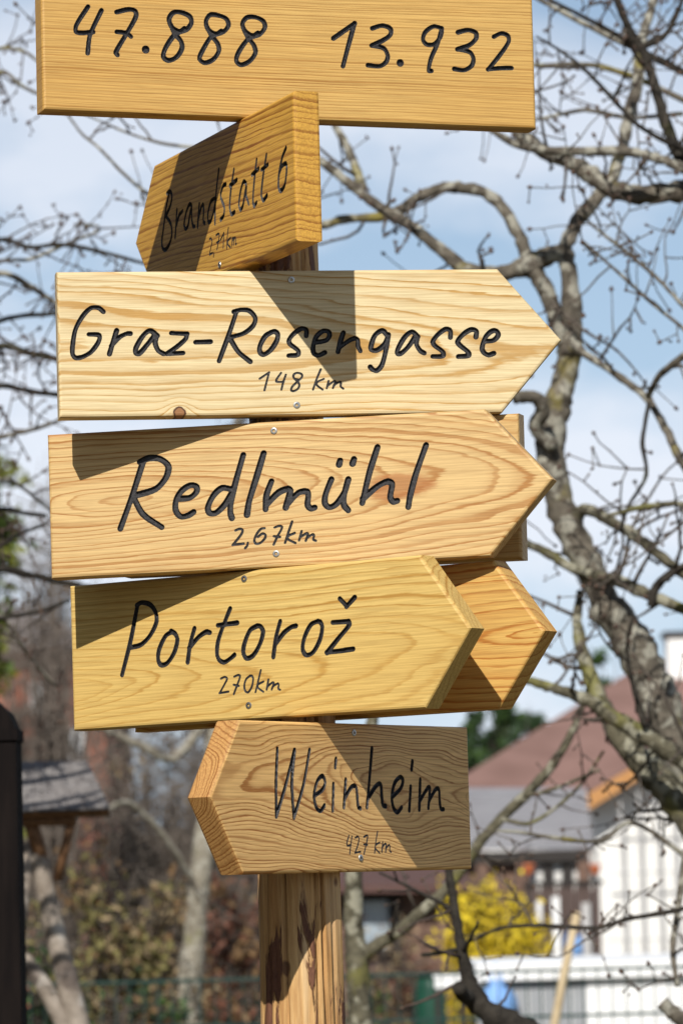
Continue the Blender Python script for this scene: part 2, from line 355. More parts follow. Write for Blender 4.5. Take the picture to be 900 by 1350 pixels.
# --- carved lettering, traced as pen strokes: (scale, ox, oy) places a tracing window on the photograph
def W(s, ox, oy, strokes): return [[(ox + x / s, oy + y / s) for x, y in st] for st in strokes]
def shift(st, dx, dy): return [(x + dx, y + dy) for x, y in st]
e8 = [(490, 112), (470, 124), (440, 108), (430, 75), (447, 50), (480, 50), (512, 66), (517, 90), (500, 117), (472, 127), (450, 137), (415, 190), (406, 224), (425, 239), (460, 224), (481, 190), (476, 162), (452, 132), (436, 100)]
s6 = [(545, 140), (545, 105), (520, 98), (475, 130), (450, 165), (460, 185), (505, 220), (505, 240), (450, 245)]
TXT = {
 'top': (W(3, 80, 0, [[(108, 25), (62, 100), (65, 128), (128, 125)], [(162, 42), (118, 140), (108, 210)],
   [(224, 47), (270, 36), (296, 42), (297, 65), (262, 130), (219, 205), (226, 218)], [(222, 126), (262, 132), (279, 145)],
   e8, shift(e8, 145, 9), shift(e8, 289, 17)])
   + W(3, 420, 10, [[(57, 122), (143, 62)], [(143, 62), (118, 150), (97, 232)],
   [(212, 82), (250, 73), (284, 83), (283, 105), (255, 130), (210, 150)], [(210, 150), (255, 160), (271, 187), (267, 215), (240, 231), (194, 228)],
   [(487, 82), (455, 73), (421, 96), (412, 125), (426, 147), (455, 144), (480, 115), (488, 85), (470, 140), (445, 200), (435, 250), (446, 252)],
   [(550, 98), (590, 90), (621, 100), (620, 122), (595, 148), (548, 165)], [(548, 165), (595, 175), (611, 201), (604, 228), (575, 247), (534, 243)],
   [(690, 115), (720, 102), (747, 111), (749, 135), (715, 190), (668, 245)], [(668, 245), (715, 240), (762, 240)]]),
   [(80 + 337 / 3, 196 / 3, 5.2), (420 + 322 / 3, 10 + 219 / 3, 5.0)], 3.0, [], 1.4),
 'brand': (W(4.5, 200, 180, [[(105, 330), (85, 430), (62, 610)], [(90, 338), (108, 325), (120, 352), (112, 410), (84, 470)], [(84, 470), (114, 520), (120, 580), (105, 640), (80, 672), (63, 655), (61, 600)],
   [(150, 435), (145, 520), (140, 598)], [(145, 530), (163, 468), (183, 442)],
   [(238, 412), (225, 402), (205, 450), (193, 520), (200, 548), (215, 530), (235, 430), (238, 480), (245, 528), (255, 532)],
   [(282, 402), (278, 460), (272, 533)], [(276, 490), (295, 420), (305, 402), (308, 450), (305, 500), (315, 514)],
   [(376, 366), (352, 383), (335, 450), (335, 500), (348, 505), (365, 455), (382, 370)], [(398, 198), (386, 300), (376, 430), (375, 518)],
   [(440, 282), (425, 290), (409, 340), (409, 365), (430, 420), (427, 468), (408, 495)],
   [(488, 198), (470, 320), (462, 420), (470, 463), (492, 448)], [(463, 292), (505, 258)],
   [(560, 278), (545, 267), (526, 330), (518, 405), (525, 433), (540, 410), (560, 300), (560, 350), (575, 400)],
   [(622, 138), (608, 260), (600, 370), (605, 408), (622, 393)], [(593, 227), (635, 190)],
   [(680, 108), (662, 220), (650, 350), (660, 380), (682, 350)], [(648, 197), (690, 165)],
   [(797, 68), (775, 120), (753, 230), (752, 308), (765, 322), (788, 285), (800, 200), (796, 163), (770, 180), (756, 215)]]),
   [], 3.0, W(4.5, 200, 180, [[(343, 610), (352, 605), (358, 625), (350, 665), (343, 700)], [(343, 700), (362, 690)], [(370, 690), (367, 716)], [(382, 585), (400, 580), (397, 620), (388, 670)], [(385, 630), (402, 618)],
   [(408, 615), (428, 572)], [(428, 572), (424, 660)], [(455, 542), (448, 600), (445, 668)], [(468, 600), (450, 630), (467, 660)], [(478, 600), (475, 655)], [(477, 625), (487, 600), (485, 645)], [(486, 620), (496, 597), (497, 640), (503, 635)]]), 1.35),
 'graz': (W(4.5, 80, 390, [[(255, 95), (225, 72), (180, 72), (130, 120), (90, 200), (72, 290), (72, 345), (90, 370), (130, 366), (180, 335), (220, 285), (235, 245), (225, 233), (168, 232)],
   [(332, 207), (310, 270), (291, 340)], [(300, 300), (350, 245), (395, 223), (416, 225)],
   [(575, 238), (530, 207), (490, 235), (450, 310), (446, 338), (465, 343), (510, 300), (560, 232)], [(573, 238), (562, 280), (580, 325), (610, 343)],
   [(657, 222), (750, 225)], [(750, 226), (742, 252), (690, 300), (628, 343)], [(628, 343), (728, 340)], [(800, 275), (888, 270)]])
   + W(4.5, 270, 390, [[(188, 97), (140, 240), (85, 386)], [(172, 95), (210, 84), (265, 92), (297, 130), (285, 180), (230, 223), (150, 245)], [(150, 250), (200, 330), (270, 390)],
   [(400, 214), (360, 237), (327, 300), (327, 338), (350, 348), (395, 323), (428, 265), (432, 226), (415, 212), (395, 216)],
   [(600, 237), (600, 202), (570, 194), (520, 230), (497, 265), (507, 290), (553, 325), (553, 348), (497, 356)],
   [(652, 278), (720, 263), (738, 235), (732, 211), (700, 210), (660, 242), (642, 300), (647, 340), (672, 353), (710, 338)],
   [(822, 222), (805, 270), (790, 333)], [(797, 308), (850, 268), (885, 252), (908, 262), (911, 300), (923, 328)]])
   + W(4.09, 460, 410, [[(207, 130), (178, 107), (142, 130), (120, 180), (123, 208), (150, 212), (190, 175), (212, 128)], [(212, 128), (195, 220), (175, 290), (150, 320), (127, 315), (116, 303)],
   [(370, 140), (340, 112), (300, 140), (262, 205), (260, 230), (280, 228), (320, 190), (360, 132)], [(370, 138), (365, 180), (385, 215), (403, 227)],
   s6, shift(s6, 137, 0), [(727, 163), (780, 158), (803, 130), (793, 107), (765, 110), (732, 145), (717, 200), (727, 228), (750, 238), (780, 227)]]),
   [], 3.05, W(5.625, 320, 480, [[(127, 108), (195, 62)], [(195, 62), (160, 195)], [(285, 65), (250, 115), (250, 130), (305, 130)], [(320, 78), (300, 135), (287, 190)],
   [(410, 115), (380, 105), (376, 80), (400, 66), (435, 75), (440, 95), (410, 125), (365, 170), (359, 195), (375, 201), (405, 185), (420, 160), (410, 135), (385, 110)],
   [(577, 38), (545, 120), (520, 190)], [(600, 110), (545, 145), (592, 190)], [(637, 125), (622, 180)], [(628, 160), (680, 124), (684, 134), (668, 178)], [(674, 158), (720, 130), (728, 142), (726, 165), (745, 182)]]), 1.25),
 'redl': (W(4.09, 140, 580, [[(200, 120), (140, 300), (77, 478)], [(182, 115), (230, 97), (290, 102), (335, 145), (325, 200), (270, 260), (160, 300)], [(150, 310), (200, 400), (300, 473)],
   [(400, 318), (450, 313), (488, 280), (486, 252), (455, 242), (410, 270), (377, 320), (377, 380), (400, 410), (440, 408), (468, 387)],
   [(672, 265), (622, 257), (582, 295), (550, 360), (556, 393), (590, 393), (640, 350), (672, 290)], [(740, 82), (695, 230), (670, 340), (668, 395), (680, 422)],
   [(850, 72), (810, 200), (770, 330), (758, 403)]])
   + W(3.75, 340, 570, [[(65, 242), (45, 310), (37, 382)], [(40, 365), (100, 300), (148, 277), (158, 290), (135, 373)], [(145, 355), (200, 300), (240, 292), (248, 312), (245, 360), (260, 376), (282, 374)],
   [(365, 232), (335, 300), (331, 350), (350, 373), (390, 350), (430, 290), (445, 232)], [(445, 232), (425, 310), (425, 355), (445, 386)], [(406, 140), (401, 160)], [(471, 135), (466, 155)],
   [(590, 72), (550, 200), (514, 350)], [(520, 330), (590, 265), (640, 242), (660, 257), (655, 320), (665, 341), (690, 337)], [(830, 60), (780, 200), (750, 310), (743, 368)]]),
   [], 4.0, W(6.43, 290, 680, [[(130, 125), (165, 110), (192, 120), (180, 160), (108, 248)], [(108, 248), (200, 235)], [(235, 230), (230, 255), (212, 275)],
   [(380, 105), (350, 110), (310, 155), (293, 210), (305, 238), (345, 230), (380, 190), (385, 162), (360, 152), (320, 180)], [(462, 100), (500, 88), (525, 96), (490, 170), (455, 245)], [(455, 172), (510, 180)],
   [(612, 50), (575, 150), (552, 230)], [(632, 145), (570, 185), (640, 232)], [(690, 130), (670, 210)], [(678, 185), (735, 147), (743, 155), (725, 212)], [(735, 190), (785, 157), (794, 168), (791, 200), (812, 212)]]), 1.5),
 'port': (W(5, 150, 780, [[(155, 90), (110, 330), (57, 548)], [(152, 87), (185, 74), (245, 87), (280, 140), (283, 200), (240, 290), (180, 350), (105, 370)],
   [(385, 264), (340, 292), (302, 380), (294, 440), (310, 483), (350, 473), (400, 400), (418, 320), (408, 277), (380, 264)],
   [(532, 242), (505, 340), (489, 468)], [(500, 370), (560, 300), (610, 267), (633, 269)],
   [(768, 112), (735, 200), (690, 320), (681, 410), (696, 453), (730, 463), (775, 435), (794, 416)], [(685, 222), (812, 205)]])
   + W(5, 310, 770, [[(145, 274), (100, 302), (62, 390), (54, 450), (75, 488), (120, 468), (165, 390), (183, 310), (165, 277), (140, 274)],
   [(297, 247), (270, 350), (253, 478)], [(262, 400), (320, 320), (370, 282), (398, 276)],
   [(545, 244), (500, 267), (457, 350), (444, 430), (465, 468), (510, 453), (555, 370), (573, 285), (560, 250), (540, 244)],
   [(642, 250), (748, 246)], [(748, 246), (752, 272), (690, 345), (602, 453)], [(602, 453), (680, 445), (777, 428)], [(690, 97), (733, 148)], [(733, 148), (788, 90)]]),
   [], 3.15, W(7.5, 270, 880, [[(160, 110), (195, 95), (220, 108), (205, 150), (145, 255)], [(145, 255), (235, 240)], [(290, 90), (330, 75), (350, 86), (320, 170), (285, 265)], [(285, 170), (335, 182)],
   [(450, 80), (410, 115), (390, 180), (400, 233), (430, 244), (465, 190), (478, 115), (465, 82), (445, 85)], [(555, 25), (525, 140), (502, 245)], [(580, 140), (520, 185), (580, 242)],
   [(628, 120), (610, 220)], [(617, 190), (670, 147), (679, 155), (660, 218)], [(668, 190), (720, 157), (729, 170), (726, 210), (745, 222)]]), 1.3),
 'wein': (W(3.6, 350, 970, [[(58, 62), (50, 220), (52, 383)], [(52, 383), (100, 220), (137, 67)], [(137, 67), (125, 220), (135, 388)], [(135, 388), (180, 230), (210, 64)],
   [(235, 280), (270, 255), (284, 220), (270, 192), (246, 215), (231, 280), (240, 338), (260, 357), (280, 330)], [(322, 232), (318, 353)], [(333, 112), (330, 148)],
   [(380, 207), (372, 338)], [(374, 300), (405, 247), (428, 242), (435, 290), (440, 338), (450, 346)], [(503, 62), (492, 200), (481, 338)], [(485, 300), (520, 247), (543, 229), (550, 280), (556, 328), (570, 333)],
   [(605, 285), (640, 250), (651, 210), (638, 197), (611, 225), (599, 290), (606, 343), (625, 362), (645, 340)], [(688, 242), (682, 353)], [(696, 122), (692, 158)],
   [(733, 207), (728, 348)], [(730, 310), (768, 247), (778, 250), (772, 343)], [(774, 310), (805, 257), (820, 254), (825, 310), (832, 348), (845, 350)]]),
   [], 3.1, W(9, 440, 1090, [[(178, 105), (155, 190), (160, 225), (200, 215)], [(215, 115), (200, 220), (188, 320)], [(255, 130), (285, 115), (298, 140), (280, 230), (250, 310)], [(250, 310), (318, 295)],
   [(355, 120), (395, 100), (402, 117), (380, 220), (358, 325)], [(355, 210), (400, 215)], [(517, 55), (495, 190), (482, 310)], [(545, 185), (490, 235), (545, 315)], [(578, 180), (568, 300)],
   [(570, 250), (610, 197), (619, 208), (615, 300)], [(617, 260), (655, 212), (662, 232), (663, 290), (678, 300)]]), 1.15),
}
# screw head
sb = MB(); n = 16
def ringv(r, z): return [(r * math.cos(2 * math.pi * i / n), r * math.sin(2 * math.pi * i / n), z) for i in range(n)]
def starv(r, z): return [((r if i % 2 else r * .62) * math.cos(2 * math.pi * i / n), (r if i % 2 else r * .62) * math.sin(2 * math.pi * i / n), z) for i in range(n)]
prof = [ringv(.0047, -.003), ringv(.0047, .0002), ringv(.0043, .0009), ringv(.0030, .0011), starv(.0026, .0011), starv(.0022, -.0012)]
vs = [v for p in prof for v in p]
fs = [(i * n + j, i * n + (j + 1) % n, (i + 1) * n + (j + 1) % n, (i + 1) * n + j) for i in range(len(prof) - 1) for j in range(n)] + [tuple(range(5 * n, 6 * n))]
sb.add(vs, fs[:-n - 1]); sb.add(vs, fs[-n - 1:], 1)
SCREW = sb.mesh('screw')
q = NT('zinc'); SM = q.done(q.mix(q.noise(q.obj(), 900, 2), (.55, .54, .50), (.34, .33, .31)), .35, .5); q.b.inputs['Metallic'].default_value = .9
SCREW.materials.append(SM); SCREW.materials.append(plain('screw_recess', (.05, .05, .05), None, 300, .6))

BOARDS = [  # name, yaw, tilt, along, height, length, width, arrow, side, kind
 ('top', -.3196, -.0033, -.0022, 2.7082, .6808, .195, 0, 1, 'q', 'wide board carved 47.888 13.932 at the top of the post'),
 ('brand', 1.1955, -.0031, -.0583, 2.5145, .6391, .1928, .0897, 1, 'l', 'board carved Brandstatt 6, turned nearly end on'),
 ('graz', -.1351, -.0004, .0259, 2.314, .6649, .1916, .0829, 1, 'r', 'pale arrow board carved Graz-Rosengasse 148 km'),
 ('redl', .2049, .007, .0301, 2.1151, .6719, .1916, .0855, 1, 'r', 'arrow board carved Redlmühl 2,67km'),
 ('port', .5863, .0063, .0124, 1.9207, .6325, .195, .072, 1, 'r', 'yellowish arrow board carved Portorož 270km'),
 ('portb', .5712, .0087, .03, 1.9196, .6514, .1921, .0728, -1, 'r', 'plain arrow board behind the Portorož board'),
 ('wein', -.9893, .0014, -.0114, 1.7185, .6138, .1934, .0674, 1, 'l', 'arrow board carved Weinheim 427 km pointing the other way'),
 ('hid', .2678, -.0039, -.0117, 2.1226, .6305, .1931, .08, -1, 'l', 'plain board mostly hidden behind the Redlmühl board'),
]
SCR = {'graz': [(384, 369), (391, 534)], 'redl': [(361, 568), (364, 730)], 'port': [(322, 763), (328, 930)], 'wein': [(466, 966), (475, 1131)], 'brand': [(290, 349)], 'top': []}
WOODP = {
 'top': dict(y0=.125, z0=-.040, ty=.02, tz=.05, spacing=.0038, warp=.014, early=(.61, .385, .12), late=(.30, .13, .022), seed=1.1, contrast=.95, blot=.6),
 'brand': dict(y0=.24, z0=-.02, ty=.05, tz=.06, spacing=.0075, warp=.038, early=(.63, .355, .062), late=(.24, .085, .010), seed=2.7, contrast=1.15),
 'graz': dict(y0=.0, z0=-.058, ty=.03, tz=.05, spacing=.0088, warp=.032, early=(.68, .56, .325), late=(.45, .25, .065), seed=4.2, contrast=1.15, knots=[(-.176, -.091, .0075)], blot=.2),
 'redl': dict(y0=.008, z0=-.040, ty=.0, tz=.14, spacing=.0074, warp=.036, early=(.61, .425, .185), late=(.35, .155, .037), seed=6.4, contrast=1.15, wx=3.0, wy=8, heart=(.135, .0, .06, .022, (.36, .13, .033))),
 'port': dict(y0=-.035, z0=-.055, ty=-.03, tz=.09, spacing=.0085, warp=.050, early=(.63, .445, .15), late=(.38, .19, .034), seed=8.9, contrast=.95, blot=.45),
 'portb': dict(y0=.0, z0=-.052, ty=.0, tz=-.16, spacing=.0115, warp=.022, early=(.62, .39, .115), late=(.38, .14, .025), seed=10.3, contrast=1.3),
 'wein': dict(y0=.01, z0=-.042, ty=.03, tz=-.06, spacing=.0042, warp=.070, early=(.78, .49, .185), late=(.33, .13, .026), seed=12.8, contrast=1.15, wx=3.5, wy=8, endg=(.62, .54, .48)),
 'hid': dict(y0=.03, z0=-.05, ty=0, tz=.05, spacing=.008, warp=.02, early=(.57, .38, .15), late=(.36, .16, .035), seed=14.1, contrast=.9),
}
def inset(poly, d):
    n = len(poly); o = []
    for i in range(n):
        p0, p1, p2 = (np.array(poly[k % n]) for k in (i - 1, i, i + 1))
        d1 = (p1 - p0) / np.linalg.norm(p1 - p0); d2 = (p2 - p1) / np.linalg.norm(p2 - p1)
        n1 = np.array([-d1[1], d1[0]]); n2 = np.array([-d2[1], d2[0]])
        A = np.array([n1, n2]); b = np.array([n1 @ p0 + d, n2 @ p1 + d])
        o.append(tuple(np.linalg.solve(A, b)))
    return o
def seg_sdf(D, gx, gy, a, b, r):
    mg = r + .004
    i0 = np.searchsorted(gx, min(a[0], b[0]) - mg); i1 = np.searchsorted(gx, max(a[0], b[0]) + mg)
    j0 = np.searchsorted(gy, min(a[1], b[1]) - mg); j1 = np.searchsorted(gy, max(a[1], b[1]) + mg)
    if i1 <= i0 or j1 <= j0: return
    X, Y = np.meshgrid(gx[i0:i1], gy[j0:j1]); ab = (b[0] - a[0], b[1] - a[1]); L = ab[0] ** 2 + ab[1] ** 2 + 1e-12
    t = np.clip(((X - a[0]) * ab[0] + (Y - a[1]) * ab[1]) / L, 0, 1)
    d = np.hypot(X - a[0] - t * ab[0], Y - a[1] - t * ab[1]) - r
    D[j0:j1, i0:i1] = np.minimum(D[j0:j1, i0:i1], d)
def mesh_np(name, V, F, ink=None):
    me = bpy.data.meshes.new(name); F = np.asarray(F)
    me.from_pydata([tuple(v) for v in V.tolist()], [], F.tolist())
    if ink is not None:
        a = me.attributes.new('ink', 'FLOAT', 'POINT'); a.data.foreach_set('value', ink.astype(np.float32))
    me.update(); return me
for (key, th, tau, s_, z, L, H, ar, side, kind, lab) in BOARDS:
    u = Vector((math.cos(th), -math.sin(th), 0)); nn = Vector((-math.sin(th), -math.cos(th), 0)); k = Vector((0, 0, 1))
    uu = u * math.cos(tau) + k * math.sin(tau); vv = -u * math.sin(tau) + k * math.cos(tau)
    off = (prad(z) - .004 + TH) if side > 0 else -(prad(z) - .004)
    org = Vector((AX, 0, z)) + nn * off + uu * s_
    M = Matrix((uu, vv, nn)).transposed().to_4x4(); M.translation = org
    def loc(px, py):
        d = ray(px, py); t = (org - CC).dot(nn) / d.dot(nn); P = CC + d * t - org
        return (P.dot(uu), P.dot(vv))
    h = H / 2
    if kind == 'r': poly = [(-L / 2, -h), (L / 2 - ar, -h), (L / 2, 0), (L / 2 - ar, h), (-L / 2, h)]
    elif kind == 'l': poly = [(-L / 2, 0), (-L / 2 + ar, -h), (L / 2, -h), (L / 2, h), (-L / 2 + ar, h)]
    else: poly = [(-L / 2, -h), (L / 2, -h), (L / 2, h), (-L / 2, h)]
    ce = .0042
    profile = [(ce, 0), (ce * .42, -ce * .2), (ce * .1, -ce * .6), (0, -ce * 1.3), (0, -TH + ce), (ce * .3, -TH + ce * .3), (ce, -TH)]
    V = []; F = []
    for (ins, zz) in profile: V += [(x, y, zz) for x, y in inset(poly, ins)]
    n = len(poly)
    for i in range(len(profile) - 1):
        for j in range(n): F.append((i * n + j, (i + 1) * n + j, (i + 1) * n + (j + 1) % n, i * n + (j + 1) % n))
    F.append(tuple(range(len(profile) * n - 1, (len(profile) - 1) * n - 1, -1)))
    wm = wood('sawn_wood_' + key, **WOODP[key])
    letters = []
    front = inset(poly, ce)
    if key in TXT:
        big, dots, rb, small, rs = TXT[key]
        mainp = [[loc(*p) for p in st] for st in big]; distp = [[loc(*p) for p in st] for st in small]
        dotp = [(*loc(x, y), r) for x, y, r in dots]
        allp = [p for st in mainp + distp for p in st]
        if kind != 'q' or True:
            mg = .009
            x0, x1 = min(p[0] for p in allp) - mg, max(p[0] for p in allp) + mg
            y0, y1 = min(p[1] for p in allp) - mg, max(p[1] for p in allp) + mg
            x0 = max(x0, -L / 2 + ce + .003 if kind == 'r' or kind == 'q' else x0); x1 = min(x1, L / 2 - ce - .003)
            y0 = max(y0, -h + ce + .003); y1 = min(y1, h - ce - .003)
        cell = .0011
        gx = np.linspace(x0, x1, int((x1 - x0) / cell) + 1); gy = np.linspace(y0, y1, int((y1 - y0) / cell) + 1)
        Dm = np.full((len(gy), len(gx)), .01); Ds = np.full((len(gy), len(gx)), .01)
        for D, sts, r in ((Dm, mainp, rb * .001), (Ds, distp, rs * .001)):
            for st in sts:
                st = [(x + rnd.gauss(0, r * .10), y + rnd.gauss(0, r * .10)) for x, y in st]
                pts = catmull(st, 5); r_ = r * rnd.uniform(.94, 1.06); ph_ = rnd.uniform(0, 6)
                for k_, (a, b) in enumerate(zip(pts[:-1], pts[1:])): seg_sdf(D, gx, gy, a, b, r_ * (1 + .06 * math.sin(k_ * .55 + ph_)))
        for (x, y, r) in dotp: seg_sdf(Dm, gx, gy, (x, y), (x, y + 1e-4), r * .001)
        Hh = -np.maximum(np.clip((-Dm - .0003) / .0009, 0, 1) * .0040, np.clip((-Ds - .0002) / .0009, 0, 1) * .0010)
        D = np.minimum(Dm, Ds); ny, nx = D.shape
        # board face outside the carved field
        hole = [(x0, y0), (x0, y1), (x1, y1), (x1, y0)]
        tri = tessellate_polygon([[Vector((x, y, 0)) for x, y in front], [Vector((x, y, 0)) for x, y in hole]])
        b0 = len(V); V += [(x, y, 0) for x, y in front] + [(x, y, 0) for x, y in hole]
        allq = front + hole
        for t in tri:
            a, b, c = (allq[i] for i in t)
            ccw = (b[0] - a[0]) * (c[1] - a[1]) - (b[1] - a[1]) * (c[0] - a[0]) > 0
            F.append(tuple(b0 + i for i in (t if ccw else t[::-1])))
        GX, GY = np.meshgrid(gx, gy)
        GV = np.stack([GX, GY, Hh], -1).reshape(-1, 3)
        idx = np.arange(nx * ny).reshape(ny, nx)
        Q = np.stack([idx[:-1, :-1], idx[:-1, 1:], idx[1:, 1:], idx[1:, :-1]], -1).reshape(-1, 4)
        cm = Dm.reshape(-1)[Q].min(1) < .0005; cs = (Ds.reshape(-1)[Q].min(1) < .0005) & ~cm
        plainc = ~cm & ~cs
        # merge plain cells into the board mesh; carved cells become their own parts
        def sub(mask):
            q = Q[mask]; us, inv = np.unique(q.reshape(-1), return_inverse=True)
            return GV[us], inv.reshape(-1, 4), D.reshape(-1)[us] * 1000
        v_, f_, _ = sub(plainc); b0 = len(V); V += [tuple(p) for p in v_.tolist()]; F += [tuple(p) for p in (f_ + b0).tolist()]
        im = wood('carved_wood_' + key, ink=True, **WOODP[key])
        for nm, mask in (('carved_letter', cm), ('carved_figure', cs)):
            lab_ = np.where(mask.reshape(ny - 1, nx - 1), np.arange((ny - 1) * (nx - 1)).reshape(ny - 1, nx - 1) + 1, 0)
            on = lab_ > 0
            while True:                                   # connected strokes belong to one letter
                prev = lab_.copy()
                for ax in (0, 1):
                    for dr in (1, -1):
                        sh = np.roll(lab_, dr, ax)
                        if ax == 0: sh[0 if dr == 1 else -1, :] = 0
                        else: sh[:, 0 if dr == 1 else -1] = 0
                        lab_ = np.where(on, np.maximum(lab_, sh), 0)
                if (lab_ == prev).all(): break
            for l_ in np.unique(lab_):
                if l_ == 0: continue
                v_, f_, k_ = sub((lab_ == l_).reshape(-1)); letters.append((nm, mesh_np(nm, v_, f_, k_), im))
    else:
        F.append(tuple(range(n)))
    me = bpy.data.meshes.new('sign_board'); me.from_pydata(V, [], F); me.update(); me.materials.append(wm)
    bo = link('sign_board', me, SIGN); bo['label'] = lab
    bo.matrix_world = M; bo.matrix_parent_inverse = Matrix.Translation((.014, 0, 0))
    for nm, lm, im in letters: link(nm, lm, bo, im)
    for (px, py) in SCR.get(key, []):
        x, y = loc(px, py); so_ = link('screw', SCREW, bo); so_.location = (x, y, .0002); so_.rotation_euler = (0, 0, rnd.uniform(0, 3))


# ------------------------------------------------------------------ bark and foliage materials
def barkmat(name, c1, c2, lichen, moss, lf=.60, mf=.66, sc_=34):
    q = NT(name); o = q.obj()
    a = q.noise(o, sc_, 6, .7); b = q.noise(q.mapping(o, (1, 1, 1), (3, 8, 2)), sc_ * .8, 4, .6); c = q.noise(q.mapping(o, (1, 1, 1), (13, 1, 7)), 6, 4, .6)
    col = q.mix(q.rng(a, .35, .65), c1, c2)
    col = q.mix(q.rng(b, lf - .04, lf + .03, 0, .85), col, lichen)
    col = q.mix(q.rng(c, mf - .05, mf + .04, 0, .8), col, moss)
    q.bump(q.noise(o, sc_ * 1.8, 6, .75), 1.0, .008)
    return q.done(col, .9, .15)
BARK = barkmat('fruit_tree_bark', (.18, .157, .122), (.055, .046, .036), (.35, .335, .275), (.24, .20, .045), .55, .63, 30)
BARKD = barkmat('dark_bark', (.050, .043, .034), (.02, .017, .014), (.09, .085, .07), (.06, .06, .025), .68, .72)
BARKG = barkmat('mossy_bark', (.15, .135, .09), (.045, .04, .027), (.32, .305, .23), (.17, .16, .04), .56, .60, 30)
BARKP = barkmat('pale_bark', (.30, .27, .21), (.15, .13, .095), (.38, .36, .30), (.19, .18, .09), .55, .68)
TWIG = plain('twig_bark', (.085, .062, .05), (.04, .03, .027), 60, .85)
TWIGG = plain('grey_twig_bark', (.11, .09, .07), (.045, .036, .03), 60, .85)
BUD = plain('bud', (.12, .075, .05), (.05, .03, .025), 120, .7)
BUDY = plain('yellow_bud', (.36, .33, .10), (.20, .16, .05), 60, .7)

def growtwig(mb, p, d, ln, r, rg, lvl, dens=1.0, bud=1.0, up=.25):
    """one twig of kinked segments with buds and short spurs; mb materials: 0 twig, 1 bud"""
    n = max(3, int(ln / .035)); pts = [Vector(p)]; rad = [r]; d = d.normalized()
    for i in range(n):
        d = (d + Vector((rg.gauss(0, .13), rg.gauss(0, .13), rg.gauss(0, .12) + up * .10))).normalized()
        pts.append(pts[-1] + d * (ln / n)); rad.append(max(.0016, r * (1 - .62 * (i + 1) / n)))
        if rg.random() < .42 * bud:
            side = d.cross(Vector((rg.gauss(0, 1), rg.gauss(0, 1), rg.gauss(0, 1)))).normalized()
            br = max(.0030, r * rg.uniform(.6, 1.0)) * (.75 + .3 * bud); l2 = rg.uniform(.4, 2.2) * br
            q = pts[-1] + side * l2
            if rg.random() < .35:
                q = pts[-1] + side * rg.uniform(.015, .05); mb.tube([pts[-1], q], [r * .8, r * .7], 4, 0, False)
                mb.blob(q, br * 1.15, side, 1)
                if rg.random() < .5: mb.blob(q + Vector((rg.gauss(0, .006), rg.gauss(0, .006), rg.gauss(0, .006))), br, side, 1)
            else: mb.blob(q, br, side + d, 1)
        if lvl > 0 and rg.random() < .30 * dens and i > 0:
            side = d.cross(Vector((rg.gauss(0, 1), rg.gauss(0, 1), rg.gauss(0, 1)))).normalized()
            growtwig(mb, pts[-1], d * .5 + side, ln * rg.uniform(.3, .6), max(.0023, rad[-1] * .75), rg, lvl - 1, dens, bud, up)
    mb.tube(pts, rad, 5 if r > .004 else 4, 0, True)
    mb.blob(pts[-1], max(.0034 + .002 * bud, rad[-1] * 1.5) * rg.uniform(.8, 1.2), d, 1)

def limb_pts(spec, Y0, Y1, sub=5, rg=None, rough=.06):
    """spec: (px, py, radius in px) list, depth going from Y0 to Y1"""
    n = len(spec); P = []
    for i, (x, y, r) in enumerate(spec):
        Y = Y0 + (Y1 - Y0) * i / max(1, n - 1); v = at(x, y, Y)
        P.append((v.x, v.y, v.z, r * pxm(Y)))
    P = catmull(P, sub); out = []
    for p in P:
        k = p[3]
        out.append((Vector(p[:3]) + Vector((rg.gauss(0, 1), rg.gauss(0, 1), rg.gauss(0, 1))) * k * rough, max(.0012, k * (1 + rg.gauss(0, rough)))))
    return [o[0] for o in out], [o[1] for o in out]
def tree(name, label, cat, limbs, bark, seed, group=None, tdens=1.0, tmat=None, tlen=(.12, .42), lvl=1, bud=1.0, base=None, dark=None):
    """limbs: (spec, Y0, Y1, twig density factor); limb 0 is the trunk"""
    rg = random.Random(seed)
    P0, _ = limb_pts(limbs[0][0], limbs[0][1], limbs[0][2], 5, random.Random(0))
    lo = min(P0, key=lambda p: p.z)
    t = thing(name, label, cat, (lo.x, lo.y, 0), group)
    off = Vector((-lo.x, -lo.y, 0)); tw = MB()
    for i, lim in enumerate(limbs):
        spec, Y0, Y1, td = lim[:4]; mt = lim[4] if len(lim) > 4 else bark
        pts, rad = limb_pts(spec, Y0, Y1, 5, rg)
        mb = MB(); mb.tube([p + off for p in pts], rad, 12 if max(rad) > .012 else 8, 0, True, .07, rg)
        mb.build('trunk' if i == 0 else 'branch', mt, t)
        acc = 0
        for a in range(1, len(pts) - 1):
            acc += (pts[a] - pts[a - 1]).length
            while acc > .05:
                acc -= .05
                if rg.random() < .62 * td * tdens:
                    T = (pts[a + 1] - pts[a - 1]).normalized()
                    sd = T.cross(Vector((rg.gauss(0, 1), rg.gauss(0, .6), rg.gauss(0, 1)))).normalized()
                    ln = rg.uniform(*tlen); r = min(max(.0030, rad[a] * .5), rg.uniform(.0034, .0060))
                    growtwig(tw, pts[a] + off + sd * rad[a] * .6, sd + T * rg.uniform(-.1, .7), ln, r, rg, lvl, 1.0, bud)
    if tw.v:
        o = tw.build('twigs', [tmat or TWIGG, BUD], t); o['kind'] = 'stuff'
    return t

